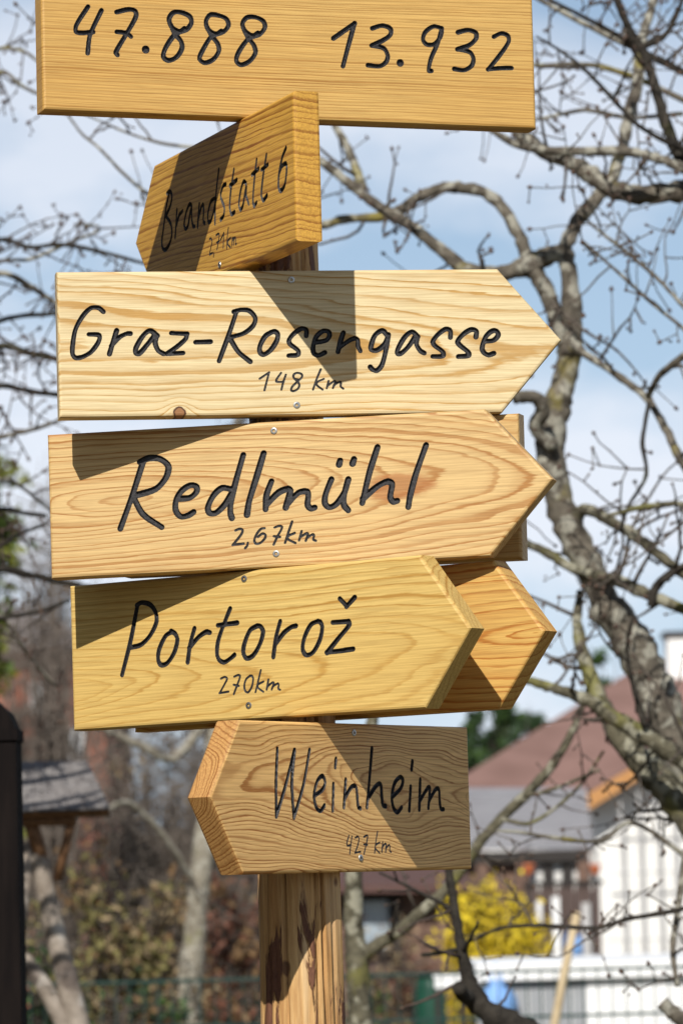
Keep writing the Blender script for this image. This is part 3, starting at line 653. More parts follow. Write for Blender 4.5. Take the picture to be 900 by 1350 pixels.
# ------------------------------------------------------------------ the fruit tree whose crown fills the right side
YA = 4.4
A = [
 ([(1035, 2040, 58), (1030, 1700, 50), (1005, 1350, 45), (960, 1160, 38), (915, 1050, 32), (880, 965, 28), (858, 905, 27), (835, 850, 26), (800, 800, 23), (778, 750, 21), (752, 700, 20), (735, 655, 20), (724, 605, 20), (731, 555, 19), (738, 520, 18), (750, 473, 16), (754, 430, 14.5), (751, 372, 12), (746, 340, 11), (742, 322, 10)], YA, YA, .25),
 ([(742, 330, 10), (760, 292, 10), (785, 262, 10), (803, 240, 9), (820, 195, 8), (828, 152, 8), (840, 110, 8), (842, 72, 8), (849, 40, 6.5), (861, 0, 6), (868, -60, 5)], YA, YA + .3, .5),
 ([(980, 235, 16), (900, 250, 14), (850, 257, 13), (810, 250, 13), (785, 235, 12), (755, 215, 11), (722, 203, 10), (690, 180, 9), (668, 160, 7), (640, 120, 6)], YA - .2, YA - .1, .5),
 ([(742, 330, 11), (715, 340, 13), (690, 352, 13), (655, 362, 11), (610, 353, 9.5), (571, 321, 8.5), (533, 292, 7.5), (494, 269, 7), (458, 240, 6.5), (420, 211, 6), (350, 185, 5), (300, 196, 3), (220, 190, 2.2), (171, 176, 1.8), (108, 149, 1.3)], YA, YA + .2, .55),
 ([(697, 350, 9), (684, 311, 8.5), (658, 269, 8), (636, 253, 8), (603, 247, 8), (581, 248, 7.5), (549, 262, 7), (529, 276, 7), (500, 286, 6.5), (452, 289, 6), (423, 297, 6), (340, 290, 4.5), (260, 290, 3), (193, 254, 2.4), (159, 225, 2.2), (132, 196, 2), (108, 176, 1.8), (88, 149, 1.3)], YA + .1, YA + .4, .55),
 ([(478, 250, 6), (471, 227, 6), (458, 195, 5.5), (442, 166, 5), (425, 120, 4), (400, 60, 3)], YA + .2, YA + .4, .5),
 ([(700, 352, 13), (708, 362, 12), (724, 395, 11.5), (732, 420, 11.5), (746, 455, 12)], YA, YA, .2),
 ([(728, 590, 10), (706, 562, 9.5), (715, 543, 9.5), (706, 524, 9), (678, 524, 8)], YA - .05, YA - .15, .1),
 ([(1000, 260, 11), (930, 250, 9.5), (900, 215, 8.5), (885, 186, 8), (866, 127, 7), (849, 71, 7), (832, 46, 6), (814, 0, 5), (800, -50, 4)], YA - .3, YA - .2, .5, BARKD),
 ([(839, 61, 5), (829, 60, 4.5), (766, 29, 4), (712, 0, 3), (660, -30, 2)], YA - .2, YA - .1, .8),
 ([(836, 60, 4), (797, 37, 3.5), (748, 12, 3), (715, -5, 2)], YA - .2, YA - .3, .8, BARKD),
 ([(849, 62, 4.5), (876, 46, 4), (893, 15, 3.5), (905, -20, 3)], YA - .2, YA - .1, .8, BARKD),
 ([(850, 71, 5), (876, 83, 5.2), (900, 95, 5), (950, 110, 5)], YA - .2, YA - .2, .6, BARKD),
 ([(960, 150, 5), (900, 132, 4.5), (851, 108, 4.2), (783, 86, 4), (707, 86, 3), (650, 80, 2)], YA + .3, YA + .4, .9),
 ([(950, 215, 4), (880, 188, 3.5), (839, 164, 3.3), (807, 130, 3), (766, 88, 2.6), (735, 65, 2), (706, 48, 1.5)], YA - .3, YA - .4, .9, BARKD),
 ([(960, 250, 8), (900, 222, 7), (870, 210, 6.5), (827, 200, 6.5), (729, 199, 6), (680, 190, 5.5), (645, 170, 4), (600, 140, 3)], YA - .35, YA - .25, .6),
 ([(900, 150, 3), (830, 155, 3), (770, 145, 3), (720, 155, 2.4), (690, 160, 1.5)], YA + .4, YA + .4, .8),
 ([(757, 455, 7), (770, 466, 5), (819, 499, 5), (854, 528, 5), (880, 572, 5.5), (900, 612, 6), (940, 660, 7)], YA - .1, YA - .4, .8),
 ([(853, 524, 4), (868, 496, 4.5), (900, 470, 4.5), (950, 440, 4)], YA - .3, YA - .5, .8),
 ([(855, 530, 3), (846, 583, 2.8), (851, 627, 2.6), (828, 667, 2.4), (815, 700, 2)], YA - .3, YA - .3, .9, BARKD),
 ([(960, 460, 3.5), (900, 404, 2.8), (868, 369, 2.7), (828, 335, 2.5), (784, 300, 2), (765, 282, 1.4)], YA - .6, YA - .5, 1.2),
 ([(960, 490, 3.3), (900, 433, 2.7), (857, 398, 2.5), (813, 358, 2.2), (767, 317, 1.5)], YA - .6, YA - .6, 1.2),
 ([(752, 690, 11), (770, 672, 8), (797, 683, 7.5), (827, 700, 7.5), (857, 723, 7), (887, 747, 7), (930, 780, 6)], YA, YA - .2, .8, BARKG),
 ([(930, 815, 7), (870, 790, 7.5), (845, 780, 8), (813, 765, 8), (780, 758, 7.5), (750, 747, 7), (720, 728, 6.5), (690, 714, 5.5), (650, 690, 4)], YA - .2, YA + .1, .8, BARKG),
 ([(857, 800, 6), (862, 778, 6), (880, 758, 5.5), (905, 745, 5)], YA - .3, YA - .3, .6, BARKD),
 ([(960, 690, 5), (900, 665, 4.2), (850, 668, 4), (800, 680, 3)], YA - .4, YA - .3, 1.0, BARKG),
 ([(935, 1120, 24), (900, 1068, 22), (868, 1030, 20), (838, 995, 18), (812, 960, 16), (790, 925, 12), (770, 870, 9), (760, 820, 7), (765, 780, 5)], YA - .15, YA + .1, .5, BARKG),
 ([(950, 1030, 14), (900, 1002, 13), (847, 970, 11.5), (800, 940, 9.5), (780, 927, 9), (745, 912, 7.5), (715, 903, 6.5), (690, 895, 5), (650, 872, 4)], YA - .3, YA - .2, .9, BARKG),
 ([(905, 1130, 4), (832, 1084, 3), (794, 1108, 2.8), (741, 1106, 2.6), (690, 1098, 2.4), (654, 1095, 1.8)], YA - .4, YA - .5, .9),
 ([(960, 1180, 4), (892, 1200, 3.6), (824, 1212, 3.2), (786, 1223, 3), (711, 1220, 2.8), (662, 1223, 2.4), (617, 1242, 1.8)], YA - .6, YA - .5, .9, BARKD),
 ([(905, 1120, 5), (893, 1200, 4.5), (886, 1250, 4), (892, 1300, 3.5)], YA - .5, YA - .6, .6),
 ([(850, 960, 4), (833, 900, 3), (826, 850, 2.4), (834, 810, 2)], YA - .3, YA - .3, .8, BARKD),
]
tree('fruit_tree', 'leafless fruit tree with thick lichen-covered grey trunk leaning behind the arrow points', 'tree', A, BARK, 11, tdens=.95, tlen=(.08, .42), lvl=1, bud=1.0)

# ------------------------------------------------------------------ the fruit tree reaching in from the left
YB = 5.4
def lb(y0, pts): return [(-215, y0, 9), (-90, (y0 + pts[0][1]) / 2 + 8, 6)] + pts
Bl = [
 ([(-240, 1990, 40), (-235, 1500, 34), (-225, 1100, 30), (-215, 800, 26), (-210, 500, 20), (-215, 250, 14), (-205, 60, 9)], YB, YB, .1),
 (lb(130, [(0, 64, 2.4), (32, 68, 2.2), (51, 81, 2), (90, 100, 1.6)]), YB, YB - .2, 1.1),
 (lb(190, [(0, 95, 2.6), (27, 112, 2.4), (54, 125, 2.2), (110, 142, 1.6)]), YB, YB - .3, 1.1),
 (lb(400, [(0, 316, 3.2), (40, 326, 3), (80, 322, 3), (130, 331, 2.6), (190, 347, 2.2), (230, 352, 1.6)]), YB, YB - .4, 2.0, BARKD),
 (lb(450, [(0, 345, 2.6), (40, 342, 2.4), (95, 318, 2), (132, 301, 1.7), (98, 296, 1.3)]), YB, YB - .2, 1.8),
 (lb(430, [(0, 360, 4), (38, 376, 4), (71, 398, 3.6), (120, 425, 3)]), YB, YB, 1.2),
 (lb(500, [(0, 423, 3.4), (33, 416, 3.2), (73, 413, 3), (110, 400, 2.4)]), YB, YB + .2, 1.6, BARKD),
 (lb(520, [(0, 456, 4.6), (33, 464, 4.4), (73, 473, 4), (120, 490, 3)]), YB, YB + .3, 1.1, BARKG),
 (lb(560, [(0, 509, 4.2), (27, 513, 4), (53, 518, 4), (85, 521, 3.4)]), YB, YB + .2, 1.8, BARKD),
 (lb(640, [(0, 577, 3), (33, 569, 3), (69, 558, 2.6), (100, 545, 2)]), YB, YB + .1, 1.1),
 (lb(660, [(6, 631, 2.8), (30, 643, 2.6), (60, 667, 2.2), (90, 690, 1.6)]), YB, YB + .2, 1.2),
 (lb(700, [(0, 671, 3.4), (30, 676, 3.2), (60, 680, 3)]), YB, YB + .3, 1.3, BARKD),
 (lb(770, [(0, 720, 3), (24, 705, 2.8), (62, 690, 2.4)]), YB, YB + .3, 1.2, BARKD),
 (lb(800, [(0, 750, 5), (30, 756, 4.8), (62, 763, 4.4), (120, 775, 4)]), YB, YB + .2, .8, BARKD),
 (lb(830, [(0, 815, 3.2), (53, 806, 3), (92, 791, 2.6)]), YB, YB + .2, 1.0, BARKD),
 (lb(780, [(0, 812, 3), (25, 845, 2.8), (47, 875, 2.4), (75, 905, 2)]), YB, YB + .4, .6, BARKP),
]
tree('fruit_tree', 'leafless tree whose knobbly budded branches reach in from beyond the dark post', 'tree', Bl, BARK, 23, tdens=.8, tmat=TWIG, tlen=(.06, .26), lvl=1, bud=1.3)

# dark low branch with a bend below the boards
tree('young_fruit_tree', 'blackish bent young tree branch in front of the yellow forsythia', 'tree',
     [([(760, 2050, 26), (755, 1700, 24), (738, 1450, 22), (700, 1368, 20), (660, 1345, 18), (632, 1325, 15), (620, 1300, 11), (610, 1261, 7.5), (601, 1208, 6), (592, 1152, 5.5), (588, 1110, 4.5), (592, 1050, 3)], 3.4, 3.4, .3),
      ([(622, 1318, 9), (610, 1312, 9), (604, 1302, 8)], 3.4, 3.3, 0),
      ([(609, 1255, 4), (618, 1240, 3), (630, 1215, 2)], 3.4, 3.3, .6),
      ([(604, 1252, 3.5), (580, 1256, 3), (556, 1259, 2.4)], 3.4, 3.3, .6),
      ([(598, 1200, 3), (570, 1185, 2.6), (530, 1165, 2), (500, 1150, 1.6)], 3.4, 3.5, .5)], BARKD, 31, tmat=TWIG, tlen=(.05, .16), lvl=0, bud=.5)
# mossy young tree just behind the post with one long limb rising to the right
tree('mossy_tree', 'greenish mossy slender tree close behind the post, one limb rising right', 'tree',
     [([(480, 2000, 24), (478, 1600, 21), (474, 1350, 17), (470, 1262, 15), (466, 1200, 13), (468, 1120, 11), (480, 1000, 9), (500, 900, 7), (505, 800, 4)], 5.0, 5.0, .25),
      ([(470, 1268, 9), (495, 1248, 8.5), (527, 1226, 8), (590, 1170, 7.5), (630, 1113, 7.5), (660, 1080, 7.5), (713, 1027, 6.5), (740, 990, 5.5), (760, 950, 4.5), (775, 905, 3)], 5.0, 4.9, .5),
      ([(660, 1080, 3), (700, 1085, 2.6), (760, 1040, 2.2), (795, 990, 1.6)], 4.9, 4.8, .7),
      ([(690, 1050, 3), (730, 1040, 2.6), (790, 1015, 2)], 4.9, 4.8, .7)], BARKG, 37, tlen=(.08, .3), lvl=1, bud=.6)
tree('lichened_sapling', 'stubby pruned sapling with lichened cut top near the white shed', 'tree',
     [([(985, 2060, 18), (975, 1700, 16), (945, 1450, 13), (905, 1352, 10.5), (888, 1336, 9.5), (872, 1322, 9)], 3.6, 3.6, 0)], BARK, 41)
tree('pale_tree', 'pale straight tree trunk rising out of the brown shrubs', 'tree',
     [([(238, 1560, 21), (242, 1450, 19), (252, 1290, 17), (262, 1180, 15), (275, 1050, 14), (290, 920, 12), (300, 800, 10), (310, 650, 7), (315, 500, 4)], 15, 15, .3),
      ([(292, 920, 7), (230, 1000, 6), (190, 985, 5.5), (140, 962, 5), (110, 945, 4)], 15, 14.6, .5, BARKP),
      ([(262, 1180, 4), (230, 1120, 4), (170, 1058, 3.6), (130, 1075, 3)], 15, 14.4, .3, BARKP)], BARKP, 43, tlen=(.3, .9), lvl=1, bud=.3)

# ------------------------------------------------------------------ weathered post and bird table on the left
DW = plain('dark_timber', (.012, .009, .008), (.006, .005, .005), 9, .95, (4, 4, .6), spec=.05)
Yp = 2.6; k = pxm(Yp)
t = thing('timber_post', 'blackish weathered square timber post with slanted top', 'post', (at(-22, 1170, Yp).x, Yp, 0))
xb = 47 * k; zt = at(26, 962, Yp).z
mb = MB(); mb.prism([(-xb, 0, -.1), (xb, 0, -.1), (xb, 0, zt), (xb * .8, 0, zt + .035), (-xb * .8, 0, zt + .14), (-xb, 0, zt + .12)], (0, xb * 2, 0))
mb.build('shaft', DW, t)
mb = MB(); mb.prism([(-xb * 1.03, -.006, zt - .02), (xb * 1.06, -.006, zt - .02), (xb * 1.06, -.006, zt + .002), (-xb * 1.03, -.006, zt + .002)], (0, xb * 2 + .012, 0))
mb.build('weather_strip', DW, t)

Yf = 6.6; k = pxm(Yf)
SH = plain('grey_shingle', (.20, .185, .175), (.11, .10, .097), 30, .9, (1, 1, 1))
TB = plain('brown_timber', (.20, .105, .05), (.11, .055, .028), 12, .75, (8, 8, .8))
BIRCH = barkmat('birch_bark', (.34, .29, .24), (.20, .165, .13), (.44, .40, .35), (.09, .07, .06), .58, .63, 18)
fx = at(60, 1350, Yf).x
t = thing('bird_table', 'rustic bird table with grey shingled roof on leaning birch legs', 'bird table', (fx, Yf, 0))
def lp(px, py, dy=0.0):
    v = at(px, py, Yf + dy); return Vector((v.x - fx, v.y - Yf, v.z))
eL, eR = lp(-40, 1072, -.12), lp(146, 1066, -.12); rL, rR = lp(-22, 1008, .10), lp(117, 1006, .10)
rows = 5
ro = MB(); ro.prism([eL + Vector((.004, .01, -.006)), eR + Vector((-.004, .01, -.006)), rR + Vector((-.004, .0, -.008)), rL + Vector((.004, 0, -.008))], (0, .01, -.012))
roof = ro.build('roof', TB, t)
ncol = 9
for r in range(rows):
    a0, a1 = r / rows, min(1.04, (r + 1.3) / rows)
    for c in range(ncol):
        o_ = .5 * (r % 2)
        u0 = max(0, (c - o_) / (ncol - .5)); u1 = min(1, (c + 1 - o_) / (ncol - .5))
        if u1 - u0 < .02: continue
        u1 -= .006
        j = rnd.uniform(-.004, .004)
        def pt(u_, a): return (eL.lerp(eR, u_)).lerp(rL.lerp(rR, u_), a)
        nrm = Vector((0, -.35, .94)) * .004
        p = [pt(u0, a0) + nrm * 1.3 + Vector((0, j, 0)), pt(u1, a0) + nrm * 1.3 + Vector((0, j, 0)), pt(u1, a1) + nrm * .6, pt(u0, a1) + nrm * .6]
        s1 = MB(); s1.prism(p, -nrm * 1.6 if False else Vector((0, 0, -.006))); s1.build('shingle', SH, roof)
bR = [lp(-22, 1008, .10), lp(117, 1006, .10), lp(146, 1072, .34), lp(-40, 1078, .34)]
ro = MB(); ro.prism(bR, (0, 0, -.012)); ro.build('rear_roof', SH, t)
for nm, a, b, r, mt in [('rail', lp(-40, 1083, -.06), lp(100, 1080, -.06), .018, TB), ('rail', lp(-40, 1083, .26), lp(100, 1080, .26), .016, TB),
                        ('brace', lp(96, 1078, -.05), lp(76, 1160, -.02), .014, TB), ('brace', lp(40, 1082, -.04), lp(56, 1135, 0), .022, TB), ('ridge_beam', lp(-24, 1018, .1), lp(116, 1014, .1), .012, TB)]:
    mb = MB(); mb.tube([a, a.lerp(b, .5), b], [r, r, r], 8); mb.build(nm, mt, t)
for spec, mt in [([(48, 1110, 12), (62, 1180, 13), (78, 1250, 14), (98, 1330, 15), (150, 1540, 17), (190, 1760, 18), (215, 1885, 18)], BIRCH), ([(30, 1262, 10), (55, 1295, 11), (82, 1345, 12), (190, 1560, 14), (330, 1890, 16)], BIRCH), ([(40, 1110, 11), (10, 1300, 12), (-50, 1600, 14), (-95, 1890, 15)], BIRCH)]:
    pts, rad = limb_pts(spec, Yf, Yf, 4, random.Random(5), .012)
    mb = MB(); mb.tube([p - Vector((fx, Yf, 0)) for p in pts], rad, 10, 0, True); mb.build('leg', mt, t)

# ------------------------------------------------------------------ garden fence of green bars
FG = plain('green_paint', (.014, .045, .037), (.010, .032, .027), 20, .6)
Yw = 12.6; zf = at(450, 1287, Yw).z
xl, xr = -7.0, 7.0
t = thing('garden_fence', 'green metal bar fence running across behind the post', 'fence', (0, Yw, 0))
def tubebox(nm, x0, x1, y0, y1, z0, z1, mat, par):
    mb = MB(); mb.box(x0, x1, y0, y1, z0, z1); return mb.build(nm, mat, par)
for zz in (zf, zf - .20, .12): tubebox('rail', xl, xr, -.014, .014, zz - .006, zz + .006, FG, t)
nb_ = int((xr - xl) / .062); bm0 = None
for i in range(nb_):
    if bm0 is None:
        mb = MB(); mb.box(-.0026, .0026, -.0026, .0026, .02, zf + .012); bm0 = mb.mesh('bar'); bm0.materials.append(FG)
    b = link('bar', bm0, t); b.location = (xl + (i + .5) * (xr - xl) / nb_, 0, 0)
for x in [at(440, 1300, Yw).x + 2.5 * i_ for i_ in range(-2, 3)]:
    tubebox('fence_post', x - .03, x + .03, .016, .07, -.1, zf + .06, FG, t)

# ------------------------------------------------------------------ white shed / container behind the fence
WH = plain('white_panel', (.80, .80, .79), (.70, .70, .69), 3, .5); GR = plain('grey_panel', (.30, .31, .32), (.24, .25, .26), 4, .5); ORG = plain('orange_wood', (.46, .235, .085), (.34, .16, .055), 5, .7, (1, 1, 6))
BLU = plain('blue_plastic', (.20, .36, .66), (.12, .26, .52), 4, .5)
Yc = 16.5; x0, x1 = at(640, 1300, Yc).x, at(1000, 1300, Yc).x; zt = at(760, 1268, Yc).z; xs = at(770, 1300, Yc).x
t = thing('garden_shed', 'low white panelled garden shed with grey doors behind the fence', 'shed', ((x0 + x1) / 2, Yc, 0)); cx = (x0 + x1) / 2
tubebox('body', x0 - cx, x1 - cx, .03, 1.8, 0, zt - .09, WH, t)
tubebox('roof_edge', x0 - cx - .05, x1 - cx + .05, -.04, 1.9, zt - .088, zt, WH, t)
np_ = 19; wdt = (x1 - x0) / np_
for i in range(np_):
    xa = x0 + i * wdt; g_ = xa < xs - wdt * .3 and i > 0
    tubebox('panel', xa - cx + .002, xa + wdt - cx - .002, .018 if not g_ else .022, .0285, .03, zt - .10, GR if g_ else WH, t)
for i in range(2):
    tubebox('door_handle', xs - cx - .55 + i * .12, xs - cx - .53 + i * .12, -.03, .01, zt - .62, zt - .48, GR, t)
t = thing('blue_bag', 'bright blue plastic bag hung in front of grey shed doors', 'bag', at(655, 1322, Yc - .075) - Vector((0, 0, .09)))
mb = MB()
ring = lambda rx, ry, z: [(rx * (1 + .12 * math.sin(3 * a)) * math.cos(a), ry * math.sin(a), z) for a in [2 * math.pi * i / 14 for i in range(14)]]
pr = [ring(.06, .05, -.02), ring(.105, .08, .03), ring(.11, .085, .09), ring(.09, .07, .15), ring(.035, .03, .185), ring(.05, .04, .21)]
mb.add([v for p in pr for v in p], [(i * 14 + j, i * 14 + (j + 1) % 14, (i + 1) * 14 + (j + 1) % 14, (i + 1) * 14 + j) for i in range(5) for j in range(14)] + [tuple(range(13, -1, -1)), tuple(range(70, 84))], 0, True)
mb.build('sack', BLU, t)
mb = MB(); mb.tube([(-.02, 0, .2), (-.03, .06, .27), (0, .10, .30), (.03, .06, .27), (.02, 0, .2)], [.006] * 5, 6); mb.build('handle', BLU, t)
STK = plain('bamboo', (.50, .40, .25), (.38, .29, .17), 12, .7)
t = thing('wooden_stake', 'pale bare wooden stake leaning in front of the white shed', 'stake', at(618, 1640, 10.5) * 1)
b0 = at(618, 1640, 10.5); t.location = (b0.x, 10.5, 0)
top = at(763, 1203, 10.5); mb = MB()
foot = Vector((at(655, 1480, 10.5).x, 10.5, 0)); t.location = foot
d = Vector((top.x - foot.x, .1, top.z)); mb.tube([d * (i / 6) + Vector((.008 * math.sin(i), 0, 0)) for i in range(7)], [.022, .021, .020, .019, .018, .017, .016], 8)
mb.build('pole', STK, t)

# ------------------------------------------------------------------ the white house with brown roof
YH = 54.0
TILE = plain('brown_roof_tile', (.21, .125, .105), (.155, .09, .074), 1.2, .85, (1, 1, 3)); WALL = plain('white_render', (.76, .75, .72), (.66, .65, .62), 1.6, .9)
GLASS = plain('window_glass', (.06, .075, .09), (.10, .12, .14), 1.0, .12, spec=.6); DKF = plain('dark_frame', (.03, .025, .022), None, 4, .6)
GMET = plain('grey_roof_sheet', (.27, .265, .275), (.20, .195, .205), 2, .6, (1, 1, 5))
BRN = plain('brown_board', (.17, .105, .075), (.11, .065, .048), 3, .8, (1, 1, 8)); BRN2 = plain('umber_panel', (.105, .075, .065), (.075, .052, .045), 3, .8)
RED = plain('red_brick', (.36, .135, .085), (.24, .085, .055), 2.5, .9)
base = at(860, 1300, YH); t = thing('white_house', 'white rendered house with brown tiled roof and orange verge boards', 'house', (base.x, YH, 0))
def hp(px, py, Y): v = at(px, py, Y); return Vector((v.x - base.x, v.y - YH, v.z))
xa, xb_ = hp(786, 1200, YH).x, hp(1050, 1200, YH).x; ap = hp(918, 972, YH); ze = hp(786, 1056, YH).z
mb = MB(); mb.prism([(xa, 0, -.2), (xb_, 0, -.2), (xb_, 0, ze), (ap.x, 0, ap.z - .1), (xa, 0, ze)], (0, 3.0, 0)); mb.build('gable_wall', WALL, t)
# cross gable roof slabs with verge boards
for sx, px in ((-1, 766), (1, 1072)):
    e = hp(px, 1063, YH); e2 = Vector((e.x, -.5, e.z)); a2 = Vector((ap.x, -.5, ap.z))
    mb = MB(); mb.prism([e2, a2, a2 + Vector((0, 0, .14)), e2 + Vector((0, 0, .14))] if sx < 0 else [a2, e2, e2 + Vector((0, 0, .14)), a2 + Vector((0, 0, .14))], (0, 4.6, 0)); mb.build('gable_roof', TILE, t)
    mb = MB(); dz = Vector((0, 0, -.10)); up = Vector((0, 0, .13))
    q4 = [e2 + dz, a2 + dz, a2 + up, e2 + up] if sx < 0 else [a2 + dz, e2 + dz, e2 + up, a2 + up]
    mb.prism([p + Vector((0, -.045, 0)) for p in q4], (0, .04, 0)); mb.build('verge_board', ORG, t)
eL_, eR_ = hp(575, 1045, YH + 2.2), hp(1120, 1045, YH + 2.2); rl, rr_ = hp(832, 884, YH + 6.5), hp(1120, 884, YH + 6.5)
kb = hp(640, 1045, YH + 11)
mb = MB(); mb.add([eL_, eR_, rr_, rl, Vector((eL_.x, YH * 0 + 11, eL_.z)), Vector((eR_.x, 11, eR_.z))], [(0, 1, 2, 3), (0, 3, 4), (3, 2, 5, 4), (0, 4, 5, 1), (1, 5, 2)]); mb.build('main_roof', TILE, t)
mb = MB(); mb.box(eL_.x + .4, eR_.x - .4, 2.7, 10.5, -.2, eL_.z - .01); mb.build('main_wall', WALL, t)
tubebox('gutter', eL_.x - .05, xa - .3, 2.05, 2.19, eL_.z - .10, eL_.z + .01, DKF, t)
c0, c1 = hp(876, 842, YH + 6.6), hp(912, 900, YH + 6.6)
ch = tubebox('chimney', c0.x, c1.x, 6.2, 6.9, rl.z - .7, c0.z, WALL, t); tubebox('chimney_cap', c0.x - .05, c1.x + .05, 6.15, 6.95, c0.z + .002, c0.z + .09, DKF, ch)
# window in gable
w0, w1 = hp(925, 1090, YH), hp(985, 1200, YH)
wd_ = tubebox('window', w0.x, w1.x, -.03, .02, w1.z, w0.z, DKF, t); tubebox('pane', w0.x + .06, w1.x - .06, -.04, -.031, w1.z + .06, w0.z - .06, GLASS, wd_)
tubebox('plinth', xa - .02, xb_ + .02, -.05, .0 - .003, -.2, .35, BRN2, t)
# trellis on the gable wall
TR = plain('grey_lath', (.46, .45, .44), (.38, .37, .36), 5, .8)
lab0 = hp(786, 1262, YH - .5)
t2 = thing('wall_trellis', 'thin grey trellis laths in front of the white house wall', 'trellis', (base.x, YH - .35, 0))
for i, px in enumerate((818, 842, 866, 888, 908)):
    p = hp(px, 1100, YH - .35); tubebox('lath', p.x - .016, p.x + .016, -.02, .02, 0, hp(px, 1052 - (px - 800) * .42, YH - .35).z, TR, t2)
for py in (1152, 1240, 1080):
    p = hp(800, py, YH - .35); q_ = hp(925, py, YH - .35); tubebox('cross_lath', (p.x if py > 1100 else hp(812, py, YH).x), q_.x, -.045, -.022, p.z - .013, p.z + .013, TR, t2)

# ------------------------------------------------------------------ porch in front of the house
YO = 46.0; bp = at(710, 1300, YO); t = thing('garden_porch', 'brown timber porch under a grey lean-to roof beside the white house', 'porch', (bp.x, YO, 0))
def op(px, py, Y): v = at(px, py, Y); return Vector((v.x - bp.x, v.y - YO, v.z))
r0, r1 = op(560, 1122, YO), op(782, 1122, YO); u0_, u1_ = op(575, 1040, YO + 3.0), op(772, 1040, YO + 3.0)
ns = 8
for i in range(ns):
    a, b = i / ns, (i + 1.12) / ns
    p = [r0.lerp(u0_, a), r1.lerp(u1_, a), r1.lerp(u1_, b), r0.lerp(u0_, b)]
    p[0] = p[0] + Vector((0, 0, .05)); p[1] = p[1] + Vector((0, 0, .05))
    mb = MB(); mb.prism(p, (0, .0, -.035)); mb.build('roof_sheet', GMET, t)
for px in (572, 636, 690, 768): 
    p = op(px, 1200, YO + .25); tubebox('porch_post', p.x - .07, p.x + .07, -.10, .04, 0, r0.z - .02, BRN, t)
tubebox('beam', r0.x + .1, r1.x - .1, -.108, .045, r0.z - .18, r0.z - .03, DKF, t)
tubebox('back_wall', op(698, 1200, YO).x, op(790, 1200, YO).x, .05, .14, 0, r0.z - .03, WALL, t)
tubebox('side_wall', op(560, 1200, YO).x, op(697, 1200, YO).x, .055, .145, 0, r0.z - .03, BRN, t)
for px in (722, 747, 768): p = op(px, 1150, YO); tubebox('mullion', p.x - .07, p.x + .07, -.02, .046, 0, r0.z - .19, DKF, t)
bx0, bx1 = op(688, 1170, YO), op(791, 1170, YO)
npk = 9; ww = (bx1.x - bx0.x) / npk
for i in range(npk): tubebox('plank', bx0.x + i * ww, bx0.x + (i + 1) * ww - .02, -.17, -.125, 0, bx0.z + (i % 3) * .004, BRN2, t)
tubebox('parapet_cap', bx0.x - .03, bx1.x + .03, -.20, -.112, bx0.z + .012, bx0.z + .07, DKF, t)
tubebox('rain_pipe', op(770, 1200, YO).x - .05, op(770, 1200, YO).x + .05, -.30, -.19, 0, op(770, 1190, YO).z, TR, t)
tubebox('white_rod', op(731, 1200, YO).x - .045, op(731, 1200, YO).x + .045, -.26, -.168, op(731, 1262, YO).z, op(731, 1182, YO).z, WH, t)
tubebox('white_rod', op(709, 1200, YO).x - .03, op(709, 1200, YO).x + .03, -.26, -.168, op(709, 1222, YO).z, op(709, 1188, YO).z, WH, t)
ORL = plain('orange_plastic', (.62, .19, .08), (.5, .14, .055), 4, .6)
def lantern(px, py, Y, lab, s=.07):
    c = at(px, py, Y); q = thing('hanging_pot', lab, 'flower pot', c - Vector((0, 0, s)))
    mb = MB(); n = 12
    pr = [[(r * s * math.cos(2 * math.pi * i / n), r * s * math.sin(2 * math.pi * i / n), z * s) for i in range(n)] for r, z in ((.6, 0), (.8, .6), (1.0, 1.5), (1.1, 1.55), (1.1, 1.9), (.95, 1.9), (.9, 1.5))]
    mb.add([v for p in pr for v in p], [(i * n + j, i * n + (j + 1) % n, (i + 1) * n + (j + 1) % n, (i + 1) * n + j) for i in range(6) for j in range(n)] + [tuple(range(n - 1, -1, -1)), tuple(range(6 * n, 7 * n))], 0, True)
    mb.build('pot', ORL, q)
    mb = MB(); top = Vector((0, 0, s * 1.9))
    for a in (0, 2.1, 4.2): mb.tube([Vector((s * math.cos(a), s * math.sin(a), s * 1.8)), top + Vector((0, .025, .30))], [.006, .006], 4)
    mb.build('hanger', DKF, q)
lantern(697, 1146, YO - .115, 'orange pot hung by the first porch post'); lantern(784, 1146, YO - .115, 'orange pot hung at the porch corner next to the white wall')
c = at(757, 1247, YO - .268); t = thing('blue_can', 'small bright blue watering can hanging on the dark porch planks', 'watering can', c - Vector((0, 0, .13)))
mb = MB(); mb.tube([(0, 0, -.03), (0, 0, .1), (0, 0, .25)], [.09, .10, .085], 10); mb.build('body', BLU, t)
mb = MB(); mb.tube([(.08, 0, .02), (.15, 0, .14), (.20, 0, .24)], [.022, .018, .015], 6); mb.build('spout', BLU, t)
mb = MB(); mb.tube([(-.08, 0, .06), (-.13, 0, .18), (-.07, 0, .30), (.0, 0, .32), (.05, 0, .26)], [.013] * 5, 6); mb.build('handle', BLU, t)

